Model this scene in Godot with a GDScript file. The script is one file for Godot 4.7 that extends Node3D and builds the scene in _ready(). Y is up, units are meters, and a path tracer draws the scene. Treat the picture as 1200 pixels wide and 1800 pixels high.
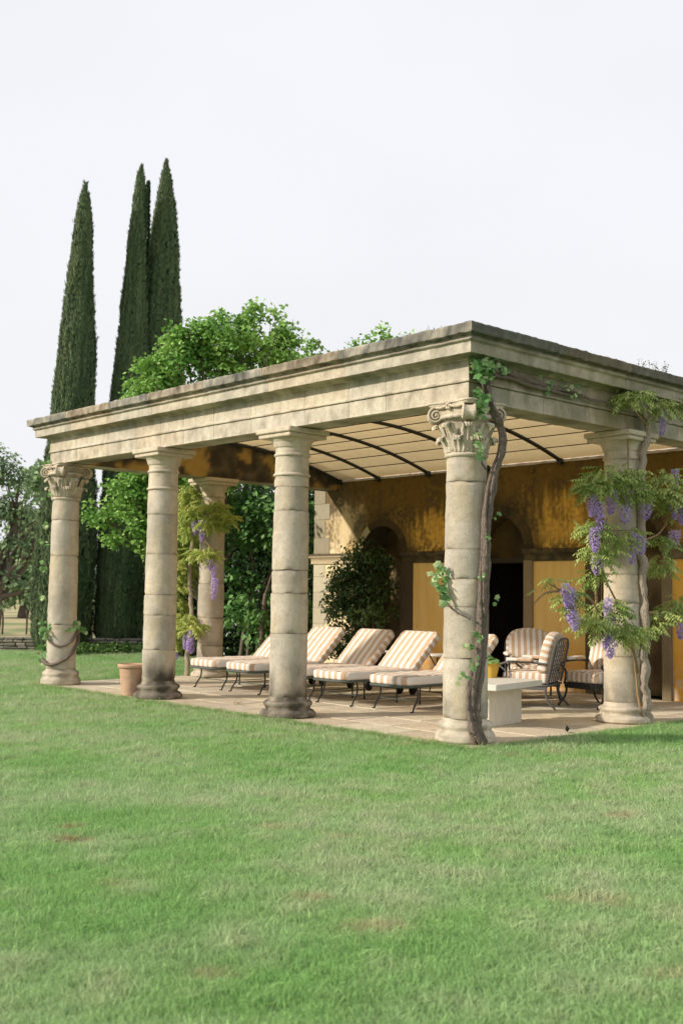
extends Node3D
# A stone garden pavilion with a canvas roof, sun loungers, climbing plants, cypresses and a lawn.
# x runs along the long front (corner columns at x = 0 and x = L), the front row stands on z = 0, the house wall is z = WALL.

const L := 7.717
const BAY := 2.651
const FACE := 0.18
const WALL := -5.3

var rng := RandomNumberGenerator.new()
var n3 := FastNoiseLite.new()      # slow noise in metres
var n4 := FastNoiseLite.new()      # finer
var taken := {}
var T := {}                        # textures
var M := {}                        # materials


class G:
	var v := PackedVector3Array()
	var c := PackedColorArray()
	var t := PackedVector2Array()
	var ix := PackedInt32Array()

	func p(a: Vector3, col := Color.WHITE, uv := Vector2.ZERO) -> int:
		v.append(a)
		c.append(col)
		t.append(uv)
		return v.size() - 1

	func tri(a: int, b: int, d: int) -> void:
		ix.append(a)
		ix.append(d)
		ix.append(b)

	func quad(a: int, b: int, d: int, e: int) -> void:
		tri(a, b, d)
		tri(a, d, e)

	func poly(pts: Array, col := Color.WHITE, uvs := []) -> void:
		var first := v.size()
		for i in pts.size():
			p(pts[i], col, uvs[i] if uvs.size() > i else Vector2.ZERO)
		for i in range(1, pts.size() - 1):
			tri(first, first + i, first + i + 1)

	# f(u, v) -> [position, colour, uv]; outward is du x dv
	func grid(nu: int, nv: int, f: Callable, wrap := false) -> void:
		var first := v.size()
		for j in nv + 1:
			for i in nu + 1:
				var a: Array = f.call(float(i) / nu, float(j) / nv)
				p(a[0], a[1], a[2])
		for j in nv:
			for i in nu:
				var q := first + j * (nu + 1) + i
				quad(q, q + 1, q + nu + 2, q + nu + 1)

	# chamfered box: 44 triangles
	func box(at: Vector3, s: Vector3, bev := 0.006, col := Color.WHITE, b := Basis.IDENTITY) -> void:
		var h := s * 0.5
		var e: float = min(bev, min(h.x, min(h.y, h.z)) * 0.45)
		var w := func(x: float, y: float, z: float) -> Vector3: return at + b * Vector3(x, y, z)
		for a in 3:
			var b1 := (a + 1) % 3
			var b2 := (a + 2) % 3
			for s1 in [-1.0, 1.0]:
				var ring := []
				for k in [[-1, -1], [1, -1], [1, 1], [-1, 1]]:
					var q := Vector3.ZERO
					q[a] = s1 * h[a]
					q[b1] = k[0] * (h[b1] - e)
					q[b2] = k[1] * (h[b2] - e)
					ring.append(w.call(q.x, q.y, q.z))
				if s1 < 0:
					ring.reverse()
				poly(ring, col)
				for s2 in [-1.0, 1.0]:
					var edge := []
					for k in [[0, -1], [0, 1], [1, 1], [1, -1]]:
						var q := Vector3.ZERO
						q[a] = s1 * (h[a] - (e if k[0] else 0.0))
						q[b1] = s2 * (h[b1] - (0.0 if k[0] else e))
						q[b2] = k[1] * (h[b2] - e)
						edge.append(w.call(q.x, q.y, q.z))
					if s1 * s2 < 0:
						edge.reverse()
					poly(edge, col)
		for sx in [-1.0, 1.0]:
			for sy in [-1.0, 1.0]:
				for sz in [-1.0, 1.0]:
					var cr := [w.call(sx * h.x, sy * (h.y - e), sz * (h.z - e)), w.call(sx * (h.x - e), sy * h.y, sz * (h.z - e)), w.call(sx * (h.x - e), sy * (h.y - e), sz * h.z)]
					if sx * sy * sz < 0:
						cr.reverse()
					poly(cr, col)

	# profile: Vector2(radius, height); shape(theta, y, r) may bend the radius
	func lathe(prof: Array, n := 32, shape = null, tint = null, at := Vector3.ZERO) -> void:
		grid(n, prof.size() - 1, func(u: float, w: float) -> Array:
			var q: Vector2 = prof[roundi(w * (prof.size() - 1))]
			var th := u * TAU
			if u >= 1.0:
				th = 0.0
			var r := q.x
			if shape != null:
				r = shape.call(th, q.y, r)
			var a := Vector3(r * cos(th), q.y, -r * sin(th))
			return [at + a, tint.call(a) if tint != null else Color.WHITE, Vector2(u, q.y)])

	func tube(pts: Array, rad: Array, sides := 8, col := Color.WHITE, wob = null) -> void:
		var n := pts.size()
		var tan: Vector3 = (pts[1] - pts[0]).normalized()
		var nor := tan.cross(Vector3.UP if absf(tan.y) < 0.9 else Vector3.RIGHT).normalized()
		var first := v.size()
		var run := 0.0
		for k in n:
			var tk: Vector3 = (pts[mini(k + 1, n - 1)] - pts[maxi(k - 1, 0)]).normalized()
			nor = (nor - tk * nor.dot(tk)).normalized()
			var bi := tk.cross(nor)
			var r: float = rad[mini(k, rad.size() - 1)]
			if k > 0:
				run += (pts[k] - pts[k - 1]).length()
			for i in sides + 1:
				var th := TAU * (i % sides) / sides
				var rr := r
				if wob != null:
					rr = r * wob.call(th, run)
				p(pts[k] + (nor * cos(th) + bi * sin(th)) * rr, col, Vector2(float(i) / sides, run))
		for k in n - 1:
			for i in sides:
				var q := first + k * (sides + 1) + i
				quad(q, q + 1, q + sides + 2, q + sides + 1)
		var cap := p(pts[0], col)
		for i in sides:
			tri(cap, first + i + 1, first + i)
		cap = p(pts[n - 1], col)
		var last := first + (n - 1) * (sides + 1)
		for i in sides:
			tri(cap, last + i, last + i + 1)

	func mesh() -> ArrayMesh:
		var nrm := PackedVector3Array()
		nrm.resize(v.size())
		for k in range(0, ix.size(), 3):
			var a := v[ix[k]]
			var q := (v[ix[k + 2]] - a).cross(v[ix[k + 1]] - a)
			nrm[ix[k]] += q
			nrm[ix[k + 1]] += q
			nrm[ix[k + 2]] += q
		for k in nrm.size():
			nrm[k] = nrm[k].normalized() if nrm[k].length_squared() > 0 else Vector3.UP
		var ar := []
		ar.resize(Mesh.ARRAY_MAX)
		ar[Mesh.ARRAY_VERTEX] = v
		ar[Mesh.ARRAY_NORMAL] = nrm
		ar[Mesh.ARRAY_COLOR] = c
		ar[Mesh.ARRAY_TEX_UV] = t
		ar[Mesh.ARRAY_INDEX] = ix
		var m := ArrayMesh.new()
		m.add_surface_from_arrays(Mesh.PRIMITIVE_TRIANGLES, ar)
		return m


# ---------------------------------------------------------------- naming and placing

func numbered(called: String) -> String:
	var k: int = taken.get(called, -1) + 1
	taken[called] = k
	return called if k == 0 else "%s_%03d" % [called, k]


func tag(o: Node3D, label: String, category: String, group := "", kind := "") -> Node3D:
	if label:
		o.set_meta("label", label)
	if category:
		o.set_meta("category", category)
	if group:
		o.set_meta("group", group)
	if kind:
		o.set_meta("kind", kind)
	return o


func thing(called: String, label: String, category: String, at := Vector3.ZERO, turn := 0.0, group := "") -> Node3D:
	var o := Node3D.new()
	o.name = numbered(called)
	add_child(o)
	o.position = at
	o.rotation.y = turn
	tag(o, label, category, group)
	return o


func holder(called: String, parent: Node3D, at := Vector3.ZERO) -> Node3D:
	var o := Node3D.new()
	o.name = called
	parent.add_child(o, true)
	o.position = at
	return o


func put(called: String, m: Mesh, material: Material, parent: Node = self, at := Vector3.ZERO) -> MeshInstance3D:
	var o := MeshInstance3D.new()
	o.name = numbered(called) if parent == self else called
	o.mesh = m
	o.material_override = material
	parent.add_child(o, true)
	o.position = at
	return o


func obj(called: String, g: G, material: Material, parent: Node = self, at := Vector3.ZERO) -> MeshInstance3D:
	return put(called, g.mesh(), material, parent, at)


func scatter(called: String, m: Mesh, material: Material, forms: Array, cols: Array, parent: Node = self) -> MultiMeshInstance3D:
	var mm := MultiMesh.new()
	mm.transform_format = MultiMesh.TRANSFORM_3D
	mm.use_colors = true
	mm.mesh = m
	mm.instance_count = forms.size()
	for i in forms.size():
		mm.set_instance_transform(i, forms[i])
		mm.set_instance_color(i, cols[i])
	var o := MultiMeshInstance3D.new()
	o.name = numbered(called) if parent == self else called
	o.multimesh = mm
	o.material_override = material
	parent.add_child(o, true)
	o.set_meta("kind", "stuff")
	return o


func dup(root: Node3D, label: String, at: Vector3, turn: float, group := "") -> Node3D:
	var r: Node3D = root.duplicate()
	var base: String = root.name
	r.name = numbered(base.get_slice("_0", 0))
	add_child(r)
	r.position = at
	r.rotation.y = turn
	r.set_meta("label", label)
	if group:
		r.set_meta("group", group)
	return r


func rr(a: float, b: float) -> float:
	return rng.randf_range(a, b)


func sm(a: float, b: float, x: float) -> float:
	return smoothstep(a, b, x)


func rnd_dir() -> Vector3:
	var y := rr(-1, 1)
	var a := rr(0, TAU)
	var s := sqrt(1 - y * y)
	return Vector3(s * cos(a), y, s * sin(a))


func facing(n: Vector3, spin: float) -> Basis:   # y axis along n, turned by spin about it
	var x := n.cross(Vector3.FORWARD if absf(n.z) < 0.9 else Vector3.RIGHT).normalized()
	return Basis(x, n, x.cross(n)).rotated(n, spin)


func curve(pts: Array, per := 6) -> Array:      # Catmull-Rom through the points
	var out := []
	for i in pts.size() - 1:
		var a: Vector3 = pts[maxi(i - 1, 0)]
		var d: Vector3 = pts[mini(i + 2, pts.size() - 1)]
		for k in per:
			var q: Vector3 = pts[i]
			out.append(q.cubic_interpolate(pts[i + 1], a, d, float(k) / per))
	out.append(pts[pts.size() - 1])
	return out


func taper(n: int, a: float, b: float) -> Array:
	var out := []
	for i in n:
		out.append(lerpf(a, b, float(i) / maxi(1, n - 1)))
	return out


# ---------------------------------------------------------------- textures and materials

func noise_bytes(sd: int, freq: float, oct: int, w: int, h: int, kind := FastNoiseLite.TYPE_SIMPLEX_SMOOTH) -> PackedByteArray:
	var n := FastNoiseLite.new()
	n.seed = sd
	n.noise_type = kind
	n.frequency = freq
	n.fractal_octaves = oct
	if kind == FastNoiseLite.TYPE_CELLULAR:
		n.fractal_type = FastNoiseLite.FRACTAL_NONE
	return n.get_seamless_image(w, h).get_data()


func paint(w: int, h: int, f: Callable) -> ImageTexture:
	var im := Image.create(w, h, false, Image.FORMAT_RGB8)
	for y in h:
		for x in w:
			var col: Color = f.call(x, y)
			im.set_pixel(x, y, col.linear_to_srgb())
	return ImageTexture.create_from_image(im)


func relief(w: int, h: int, strength: float, f: Callable) -> ImageTexture:
	var im := Image.create(w, h, false, Image.FORMAT_RGBA8)
	for y in h:
		for x in w:
			var g: float = clampf(f.call(x, y), 0, 1)
			im.set_pixel(x, y, Color(g, g, g))
	im.bump_map_to_normal_map(strength)
	return ImageTexture.create_from_image(im)


func mat(called: String, col: Color, rough := 0.9, tex: Texture2D = null, nrm: Texture2D = null, scale := 1.0, depth := 1.0, world := true) -> StandardMaterial3D:
	var m := StandardMaterial3D.new()
	m.resource_name = called
	m.albedo_color = col.linear_to_srgb()
	m.roughness = rough
	m.vertex_color_use_as_albedo = true
	m.metallic_specular = 0.35
	if tex or nrm:
		m.uv1_triplanar = true
		m.uv1_world_triplanar = world
		m.uv1_scale = Vector3.ONE * scale
	if tex:
		m.albedo_texture = tex
	if nrm:
		m.normal_enabled = true
		m.normal_texture = nrm
		m.normal_scale = depth
	M[called] = m
	return m


func leaf_mat(called: String, col := Color.WHITE, through := 0.7, rough := 0.55) -> StandardMaterial3D:
	var m := mat(called, col, rough)
	m.backlight_enabled = true
	m.backlight = Color(through, through, through)
	m.cull_mode = BaseMaterial3D.CULL_DISABLED
	m.metallic_specular = 0.4
	return m


func make_materials() -> void:
	var N := 512
	var a := noise_bytes(1, 0.006, 5, N, N)
	var b := noise_bytes(2, 0.02, 4, N, N)
	var d := noise_bytes(3, 0.12, 3, N, N)
	var e := noise_bytes(4, 0.09, 1, N, N, FastNoiseLite.TYPE_CELLULAR)
	var q := noise_bytes(5, 0.05, 4, N, N)
	T.stone = paint(N, N, func(x: int, y: int) -> Color:
		var k := y * N + x
		var base := Color(0.96, 0.94, 0.90).lerp(Color(0.84, 0.82, 0.78), sm(90, 170, a[k]))
		base = base.lerp(Color(0.66, 0.645, 0.61), 0.5 * sm(140, 200, b[k]))
		base = base.lerp(Color(0.93, 0.85, 0.67), 0.35 * sm(150, 205, q[k]))
		var f := 0.84 + 0.26 * d[k] / 255.0
		if e[k] < 55:
			f *= 0.55 + 0.45 * e[k] / 55.0
		return base * f)
	T.stone_n = relief(N, N, 6.0, func(x: int, y: int) -> float:
		var k := y * N + x
		return 0.25 * a[k] / 255.0 + 0.3 * b[k] / 255.0 + 0.22 * d[k] / 255.0 + 0.30 * minf(1.0, e[k] / 90.0))
	T.grain = paint(256, 256, func(x: int, y: int) -> Color:
		var k := y * N + x
		var g := 0.72 + 0.34 * d[(y * 2 % N) * N + x * 2 % N] / 255.0 - 0.12 * b[k] / 255.0
		return Color(g, g, g))
	T.plaster_n = relief(256, 256, 3.0, func(x: int, y: int) -> float:
		var k := (y * 2 % N) * N + (x * 2) % N
		return 0.6 * b[k] / 255.0 + 0.4 * d[k] / 255.0)
	T.bark = paint(256, 256, func(x: int, y: int) -> Color:
		var k := (y / 2) * N + (x * 2) % N
		var k2 := (y / 3) * N + (x * 2) % N
		var g := 0.35 + 0.5 * d[k] / 255.0 + 0.3 * (q[k2] / 255.0 - 0.5)
		return Color(g, g * 0.95, g * 0.9))
	T.bark_n = relief(256, 256, 8.0, func(x: int, y: int) -> float:
		var k := (y / 4) * N + (x * 2) % N
		return 0.7 * d[k] / 255.0 + 0.3 * q[k] / 255.0)
	# woven stripes, one pitch wide: half white, half tan
	T.stripe = paint(128, 64, func(x: int, y: int) -> Color:
		var w := 0.93 + 0.07 * (((x / 2 + y / 2) % 2) * 1.0) - 0.05 * d[y * N + x] / 255.0
		var edge := sm(31, 33, x) * (1.0 - sm(95, 97, x))
		return Color(0.80, 0.76, 0.71).lerp(Color(0.60, 0.42, 0.285), edge) * w)
	T.weave_n = relief(64, 64, 1.5, func(x: int, y: int) -> float:
		return 0.5 + 0.25 * sin(x * TAU / 8.0) + 0.25 * sin(y * TAU / 8.0))
	T.soil = paint(256, 256, func(x: int, y: int) -> Color:
		var k := (y * 2) * N + x * 2
		var g := 0.7 + 0.5 * d[k] / 255.0
		return Color(0.15, 0.235, 0.10).lerp(Color(0.24, 0.235, 0.135), sm(110, 190, b[k])) * g)
	T.field = paint(256, 256, func(x: int, y: int) -> Color:
		var k := (y * 2) * N + x * 2
		return Color(0.42, 0.36, 0.20).lerp(Color(0.20, 0.24, 0.10), sm(130, 190, a[k])) * (0.75 + 0.4 * d[k] / 255.0))

	mat("stone", Color(0.665, 0.615, 0.545), 0.92, T.stone, T.stone_n, 1.7, 0.95)
	mat("paving", Color(0.67, 0.61, 0.525), 0.88, T.stone, T.stone_n, 0.6, 0.35)
	mat("plaster", Color.WHITE, 0.95, T.grain, T.plaster_n, 1.1, 0.5)
	mat("mortar", Color(0.24, 0.21, 0.17), 1.0, T.grain, T.plaster_n, 2.0)
	mat("joint", Color(0.17, 0.14, 0.10), 1.0)
	mat("lawn", Color(1.0, 1.0, 1.0), 1.0, T.soil, null, 0.9)
	mat("field", Color(1, 1, 1), 1.0, T.field, null, 0.05)
	mat("hill", Color(0.16, 0.22, 0.22), 1.0)  # distance haze is put into this grey-blue colour
	mat("iron", Color(0.022, 0.026, 0.026), 0.5, T.grain, null, 3.0, 1.0, false)
	M.iron.metallic_specular = 0.5
	mat("iron_green", Color(0.10, 0.125, 0.11), 0.55, T.grain, null, 3.0, 1.0, false)
	mat("iron_grey", Color(0.13, 0.135, 0.14), 0.5, T.grain, null, 3.0, 1.0, false)
	mat("rubber", Color(0.012, 0.012, 0.012), 0.8)
	mat("white_stone", Color(0.78, 0.75, 0.68), 0.8, T.grain, T.plaster_n, 1.5, 0.25, false)
	mat("white_paint", Color(0.75, 0.74, 0.72), 0.5)
	mat("terracotta", Color(0.60, 0.40, 0.29), 0.9, T.stone, T.stone_n, 1.6, 0.35, false)
	mat("yellow_glaze", Color(0.68, 0.42, 0.06), 0.45, T.grain, null, 2.0, 1.0, false)
	mat("bark", Color(0.30, 0.25, 0.215), 0.95, T.bark, T.bark_n, 2.0, 1.3, false)
	mat("pale_bark", Color(0.62, 0.54, 0.45), 0.95, T.bark, T.bark_n, 1.6, 0.9, false)
	mat("twig", Color(0.30, 0.19, 0.10), 0.9)
	mat("dark_wood", Color(0.03, 0.02, 0.014), 0.7, T.bark, null, 1.0, 1.0, false)
	mat("dry_stone", Color(0.34, 0.32, 0.28), 1.0, T.stone, T.stone_n, 1.2, 1.0)
	var cu := mat("cushion", Color.WHITE, 0.9)
	cu.albedo_texture = T.stripe
	cu.normal_enabled = true
	cu.normal_texture = T.weave_n
	cu.normal_scale = 0.35
	cu.rim_enabled = true
	cu.rim = 0.25
	var cl := mat("canvas", Color(0.82, 0.62, 0.33), 0.95, T.grain, T.plaster_n, 0.7, 0.15)
	cl.backlight_enabled = true
	cl.backlight = Color(1.0, 1.0, 1.0)
	cl.cull_mode = BaseMaterial3D.CULL_DISABLED
	mat("cord", Color(0.05, 0.025, 0.018), 0.9)
	leaf_mat("leaf")
	leaf_mat("gloss_leaf", Color.WHITE, 0.35, 0.35)
	leaf_mat("needle", Color.WHITE, 0.5, 0.8)
	leaf_mat("petal", Color.WHITE, 0.7, 0.7)
	leaf_mat("blade", Color.WHITE, 0.9, 0.6)
	leaf_tones = [leaf_mat("grape_leaf", Color(0.20, 0.36, 0.12)), leaf_mat("grape_leaf_pale", Color(0.42, 0.52, 0.26)), leaf_mat("grape_leaf_deep", Color(0.11, 0.25, 0.075))]
	mat("core", Color.WHITE, 1.0, T.grain, null, 1.0)


# ---------------------------------------------------------------- the scene

func _ready() -> void:
	# camera: 26 mm on a 24 mm high frame, a little roll, focused on the near corner column
	var cam := Camera3D.new()
	cam.name = "camera"
	add_child(cam)
	var right := Vector3(0.67874, 0.01343, -0.73425)
	var fwd := Vector3(-0.73301, 0.07331, -0.67625)
	cam.transform = Transform3D(Basis(right, right.cross(fwd), -fwd), Vector3(14.6228, 1.372, 7.9864))
	cam.keep_aspect = Camera3D.KEEP_HEIGHT
	var lens := CameraAttributesPhysical.new()
	lens.frustum_focal_length = 25.839
	lens.frustum_focus_distance = 11.0
	lens.exposure_aperture = 2.2
	lens.frustum_near = 0.1
	lens.frustum_far = 2500.0
	cam.attributes = lens
	cam.fov = 49.823
	cam.far = 2500.0
	cam.current = true

	# hazy bright sky
	var sky_m := ProceduralSkyMaterial.new()
	sky_m.sky_top_color = Color(0.447, 0.458, 0.49).linear_to_srgb()
	sky_m.sky_horizon_color = Color(0.47, 0.47, 0.48).linear_to_srgb()
	sky_m.sky_curve = 0.25
	sky_m.ground_horizon_color = Color(0.30, 0.31, 0.28).linear_to_srgb()
	sky_m.ground_bottom_color = Color(0.12, 0.15, 0.09).linear_to_srgb()
	sky_m.sun_angle_max = 1.0
	# thin veil of high cloud
	var cn := FastNoiseLite.new()
	cn.seed = 5
	cn.frequency = 1.0
	cn.fractal_octaves = 4
	var veil := Image.create(512, 256, false, Image.FORMAT_RGBA8)
	for y in 256:
		for x in 512:
			var la := (0.5 - (y + 0.5) / 256.0) * PI
			var lo := (x + 0.5) / 512.0 * TAU
			var d := Vector3(cos(la) * cos(lo), sin(la) * 2.2, cos(la) * sin(lo))
			var v := clampf(0.45 + 0.9 * cn.get_noise_3dv(d * 1.3), 0, 1)
			veil.set_pixel(x, y, Color(1.0, 0.985, 0.97, 0.035 * v))
	sky_m.sky_cover = ImageTexture.create_from_image(veil)
	var sky := Sky.new()
	sky.sky_material = sky_m
	var env := Environment.new()
	env.background_mode = Environment.BG_SKY
	env.sky = sky
	env.tonemap_mode = Environment.TONE_MAPPER_LINEAR
	env.tonemap_exposure = 1.9
	env.sdfgi_enabled = true
	env.ssao_enabled = true
	env.ssil_enabled = true
	var we := WorldEnvironment.new()
	we.name = "environment"
	we.environment = env
	add_child(we)

	# low morning sun from the left front, veiled by haze
	var sun := DirectionalLight3D.new()
	sun.name = "sun"
	add_child(sun)
	var el := deg_to_rad(27.0)
	sun.look_at_from_position(Vector3.ZERO, Vector3(0.459 * cos(el), -sin(el), -0.888 * cos(el)), Vector3.UP)
	sun.light_color = Color(1.0, 0.955, 0.885)
	sun.light_energy = 0.79
	sun.light_angular_distance = 2.5
	sun.shadow_enabled = true

	rng.seed = 7
	n3.seed = 11
	n3.frequency = 1.0
	n3.fractal_octaves = 3
	n4.seed = 23
	n4.frequency = 6.0
	n4.fractal_octaves = 3
	make_materials()
	build_ground()
	build_terrace()
	build_pavilion()
	build_house()
	build_canopy()
	build_furniture()
	build_trees()
	build_climbers()
	build_grass()


# ---------------------------------------------------------------- ground

func sheet(called: String, x0: float, x1: float, z0: float, z1: float, y: float, m: Material, nx := 1, nz := 1) -> MeshInstance3D:
	var g := G.new()
	g.grid(nx, nz, func(u: float, w: float) -> Array:
		return [Vector3(lerpf(x0, x1, u), y, lerpf(z1, z0, w)), Color.WHITE, Vector2(u, w)])
	var o := obj(called, g, m)
	o.set_meta("kind", "structure")
	return o


func build_ground() -> void:
	var f := sheet("field", -700, 700, -700, 700, -0.06, M.field)
	tag(f, "straw coloured dry field beyond the low dry stone wall", "field")
	var lw := sheet("lawn", -9.3, 40, -30, 40, -0.035, M.lawn, 40, 40)
	tag(lw, "wide mown lawn around the pavilion", "lawn")
	# far wooded hills
	var g := G.new()
	g.grid(60, 6, func(u: float, w: float) -> Array:
		var x := lerpf(-900, 500, u)
		var h := 26.0 + 14.0 * n3.get_noise_2d(x * 0.006, 3.0) + 5.0 * n3.get_noise_2d(x * 0.03, 9.0)
		return [Vector3(x - 420 * (1.0 - u), -1.0 + h * sin(w * PI * 0.5), -140.0 - 320.0 * u - w * 60.0), Color.WHITE, Vector2(u, w)])
	var hl := obj("hills", g, M.hill)
	tag(hl, "low wooded hills with blue haze in their colour on the horizon behind the left trees", "hills", "", "structure")


func build_terrace() -> void:
	var g := G.new()
	g.box(Vector3(3.86, -0.075, -2.55), Vector3(8.34, 0.11, 5.5), 0.01)
	var base := obj("terrace", g, M.mortar)
	tag(base, "pale flagstone terrace under the pavilion", "terrace", "", "structure")
	var z := 0.27
	var row := 0
	while z > -5.25:
		var d := rr(0.46, 0.66)
		if z - d < -5.0:
			d = z + 5.28
		var x := -0.36
		while x < 8.07:
			var w := rr(0.45, 1.05)
			if x + w > 7.75:
				w = 8.08 - x
			var s := G.new()
			var k := rr(0.86, 1.10)
			var warm := rr(0.0, 1.0)
			var tint := Color(0.98, 0.96, 0.92).lerp(Color(1.0, 0.93, 0.82), warm) * k
			var fr := rr(-0.03, 0.03) if row == 0 else 0.0
			s.box(Vector3(w * 0.5, 0, -d * 0.5 + fr * 0.5), Vector3(w - 0.012, 0.05, d - 0.012 + fr), 0.007, tint, Basis(Vector3(1, 0, 0.3).normalized(), rr(-0.004, 0.004)))
			obj("flagstone", s, M.paving, base, Vector3(x, -0.024 + rr(-0.003, 0.003), z))
			x += w
		z -= d
		row += 1


func build_grass() -> void:
	# tuft: a dozen bent blades
	var tufts := []
	for kind in 3:
		var g := G.new()
		for i in 16:
			var at := Vector3(rr(-0.04, 0.04), 0, rr(-0.04, 0.04))
			var h := rr(0.022, 0.048)
			var lean := Vector3(rr(-1, 1), 0, rr(-1, 1)) * rr(0.5, 1.5) * h
			var side := Vector3(rr(-1, 1), 0, rr(-1, 1)).normalized() * rr(0.0010, 0.0019)
			var k := rr(0.78, 1.22)
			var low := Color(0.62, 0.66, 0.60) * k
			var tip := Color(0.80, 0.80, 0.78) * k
			if rng.randf() < 0.10:
				tip = Color(1.0, 0.80, 0.9) * k
				low = Color(0.8, 0.7, 0.8) * k
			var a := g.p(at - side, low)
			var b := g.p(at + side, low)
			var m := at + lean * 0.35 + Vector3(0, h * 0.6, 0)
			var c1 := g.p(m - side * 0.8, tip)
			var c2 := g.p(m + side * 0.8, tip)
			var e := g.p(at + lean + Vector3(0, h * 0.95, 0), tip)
			g.quad(a, b, c2, c1)
			g.tri(c1, c2, e)
		tufts.append(g.mesh())
	var eye := Vector2(14.62, 7.99)
	var fw := Vector2(-0.735, -0.678)
	var rt := Vector2(0.678, -0.735)
	var dry := [[9.03, 4.82, 0.20, 1.1], [8.72, 4.66, 0.10, 0.8], [10.74, 4.58, 0.16, 0.6], [11.27, 4.63, 0.22, 0.5], [9.9, 3.6, 0.14, 0.5], [9.45, 3.75, 0.16, 0.45], [11.6, 3.6, 0.25, 0.4], [12.4, 4.2, 0.2, 0.35], [8.5, 0.25, 0.15, 0.9], [7.4, 0.5, 0.13, 0.7], [10.6, 1.8, 0.2, 0.55], [8.6, -0.2, 0.16, 0.7], [12.0, 2.9, 0.16, 0.35], [10.0, 5.1, 0.14, 0.4], [11.3, 5.5, 0.14, 0.4]]
	var forms := [[], [], []]
	var cols := [[], [], []]
	var d := 3.2
	while d < 27.5:
		var half := 0.335 * d + 1.0
		var wide := 0.47 * d + 3.0
		var step := 0.2
		var dens: float = minf(2300.0, 2300.0 * pow(4.6 / d, 1.55))
		for i in int(wide * 2.0 * step * dens):
			var lat := rr(-wide, wide)
			if absf(lat) > half and rng.randf() < 0.35:
				continue
			var q := eye + fw * (d + rr(0, step)) + rt * lat
			if q.x < -9.2:
				continue
			var jag := 0.09 * n3.get_noise_2d(q.x * 2.6, q.y * 2.6) + 0.03 * n4.get_noise_2d(q.x, q.y)
			if q.x > -0.42 + jag and q.x < 8.10 - jag and q.y < 0.27 + jag and q.y > -9.0:
				continue
			var n := n3.get_noise_2d(q.x * 0.7 + 5.0, q.y * 0.7)
			var n2 := n3.get_noise_2d(q.x * 2.3, q.y * 2.3 + 40.0)
			var n5 := n3.get_noise_2d(q.x * 0.35 - 20.0, q.y * 0.35)
			var bare := 0.0
			for s in dry:
				var dx: float = (q.x - s[0]) * 0.68 - (q.y - s[1]) * 0.73
				var dz: float = (q.x - s[0]) * 0.73 + (q.y - s[1]) * 0.68
				bare = maxf(bare, s[3] * (1.0 - sm(0.3, 1.0, (Vector2(dx, dz * 1.7).length() + 0.10 * n2) / s[2])))
			if rng.randf() < bare * 0.9 - 0.15:
				continue
			var col := Color(0.395, 0.65, 0.235).lerp(Color(0.50, 0.68, 0.345), clampf(0.5 + 1.3 * n, 0, 1))
			col = col.lerp(Color(0.31, 0.58, 0.18), clampf(1.3 * n5, 0, 0.8))
			col = col.lerp(Color(0.62, 0.66, 0.42), clampf(0.06 + 0.95 * n2 - 0.6 * n5, 0, 0.6))
			col = col.lerp(Color(0.70, 0.54, 0.36) if bare < 0.75 else Color(0.46, 0.28, 0.16), clampf(bare * 1.2, 0, 0.9))
			var far := clampf((d - 4.0) / 14.0, 0, 1)
			var sc := rr(0.75, 1.25) * (1.0 + 0.6 * far) * (1.0 + 0.35 * n2)
			if q.x > 8.05 and q.x < 8.5 and q.y < 0.2:
				sc *= 1.25
			var y := rr(0.55, 1.0) * sc
			var b := Basis.from_euler(Vector3(rr(-0.25, 0.25), rr(0, TAU), rr(-0.25, 0.25))).scaled(Vector3(sc, y, sc))
			var k := rng.randi() % 3
			forms[k].append(Transform3D(b, Vector3(q.x, -0.036, q.y)))
			cols[k].append(col * rr(0.85, 1.15))
		d += step
	# ragged fringe creeping over the terrace edge
	for i in 2600:
		var f := rng.randf()
		var q := Vector2(lerpf(-0.4, 8.2, f * 1.6), 0.27) if f < 0.62 else Vector2(8.09, lerpf(0.3, -5.0, (f - 0.62) / 0.38))
		var creep := 0.10 * maxf(0.0, n3.get_noise_2d(q.x * 3.1, q.y * 3.1 + 9.0)) + 0.02
		q += Vector2(0, rr(-creep, 0.05)) if f < 0.62 else Vector2(rr(-creep, 0.05), 0)
		var sc := rr(0.8, 1.45)
		var k := rng.randi() % 3
		forms[k].append(Transform3D(Basis.from_euler(Vector3(rr(-0.3, 0.3), rr(0, TAU), rr(-0.3, 0.3))).scaled(Vector3.ONE * sc), Vector3(q.x, -0.03, q.y)))
		cols[k].append(Color(0.27, 0.50, 0.15).lerp(Color(0.48, 0.56, 0.28), rng.randf()))
	for k in 3:
		var o := scatter("grass", tufts[k], M.blade, forms[k], cols[k])
		tag(o, "short mown grass with straw tufts and worn patches", "grass", "grass of the lawn")
	print("grass ", forms[0].size() * 3)


# ---------------------------------------------------------------- pavilion

func dense(prof: Array, d := 0.006) -> Array:   # keeps mouldings crisp: extra points close to each corner
	var out := [prof[0]]
	for i in range(1, prof.size()):
		var a: Vector2 = prof[i - 1]
		var b: Vector2 = prof[i]
		var l := a.distance_to(b)
		if l > 3.0 * d:
			out.append(a.lerp(b, d / l))
			if l > 0.12:
				out.append(a.lerp(b, 0.5))
			out.append(a.lerp(b, 1.0 - d / l))
		out.append(b)
	return out


func place(side: int, s: float, off: float, y: float) -> Vector3:
	match side:
		0: return Vector3(s, y, FACE + off)
		1: return Vector3(L + FACE + off, y, -s)
	return Vector3(-FACE - off, y, -s)


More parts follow.
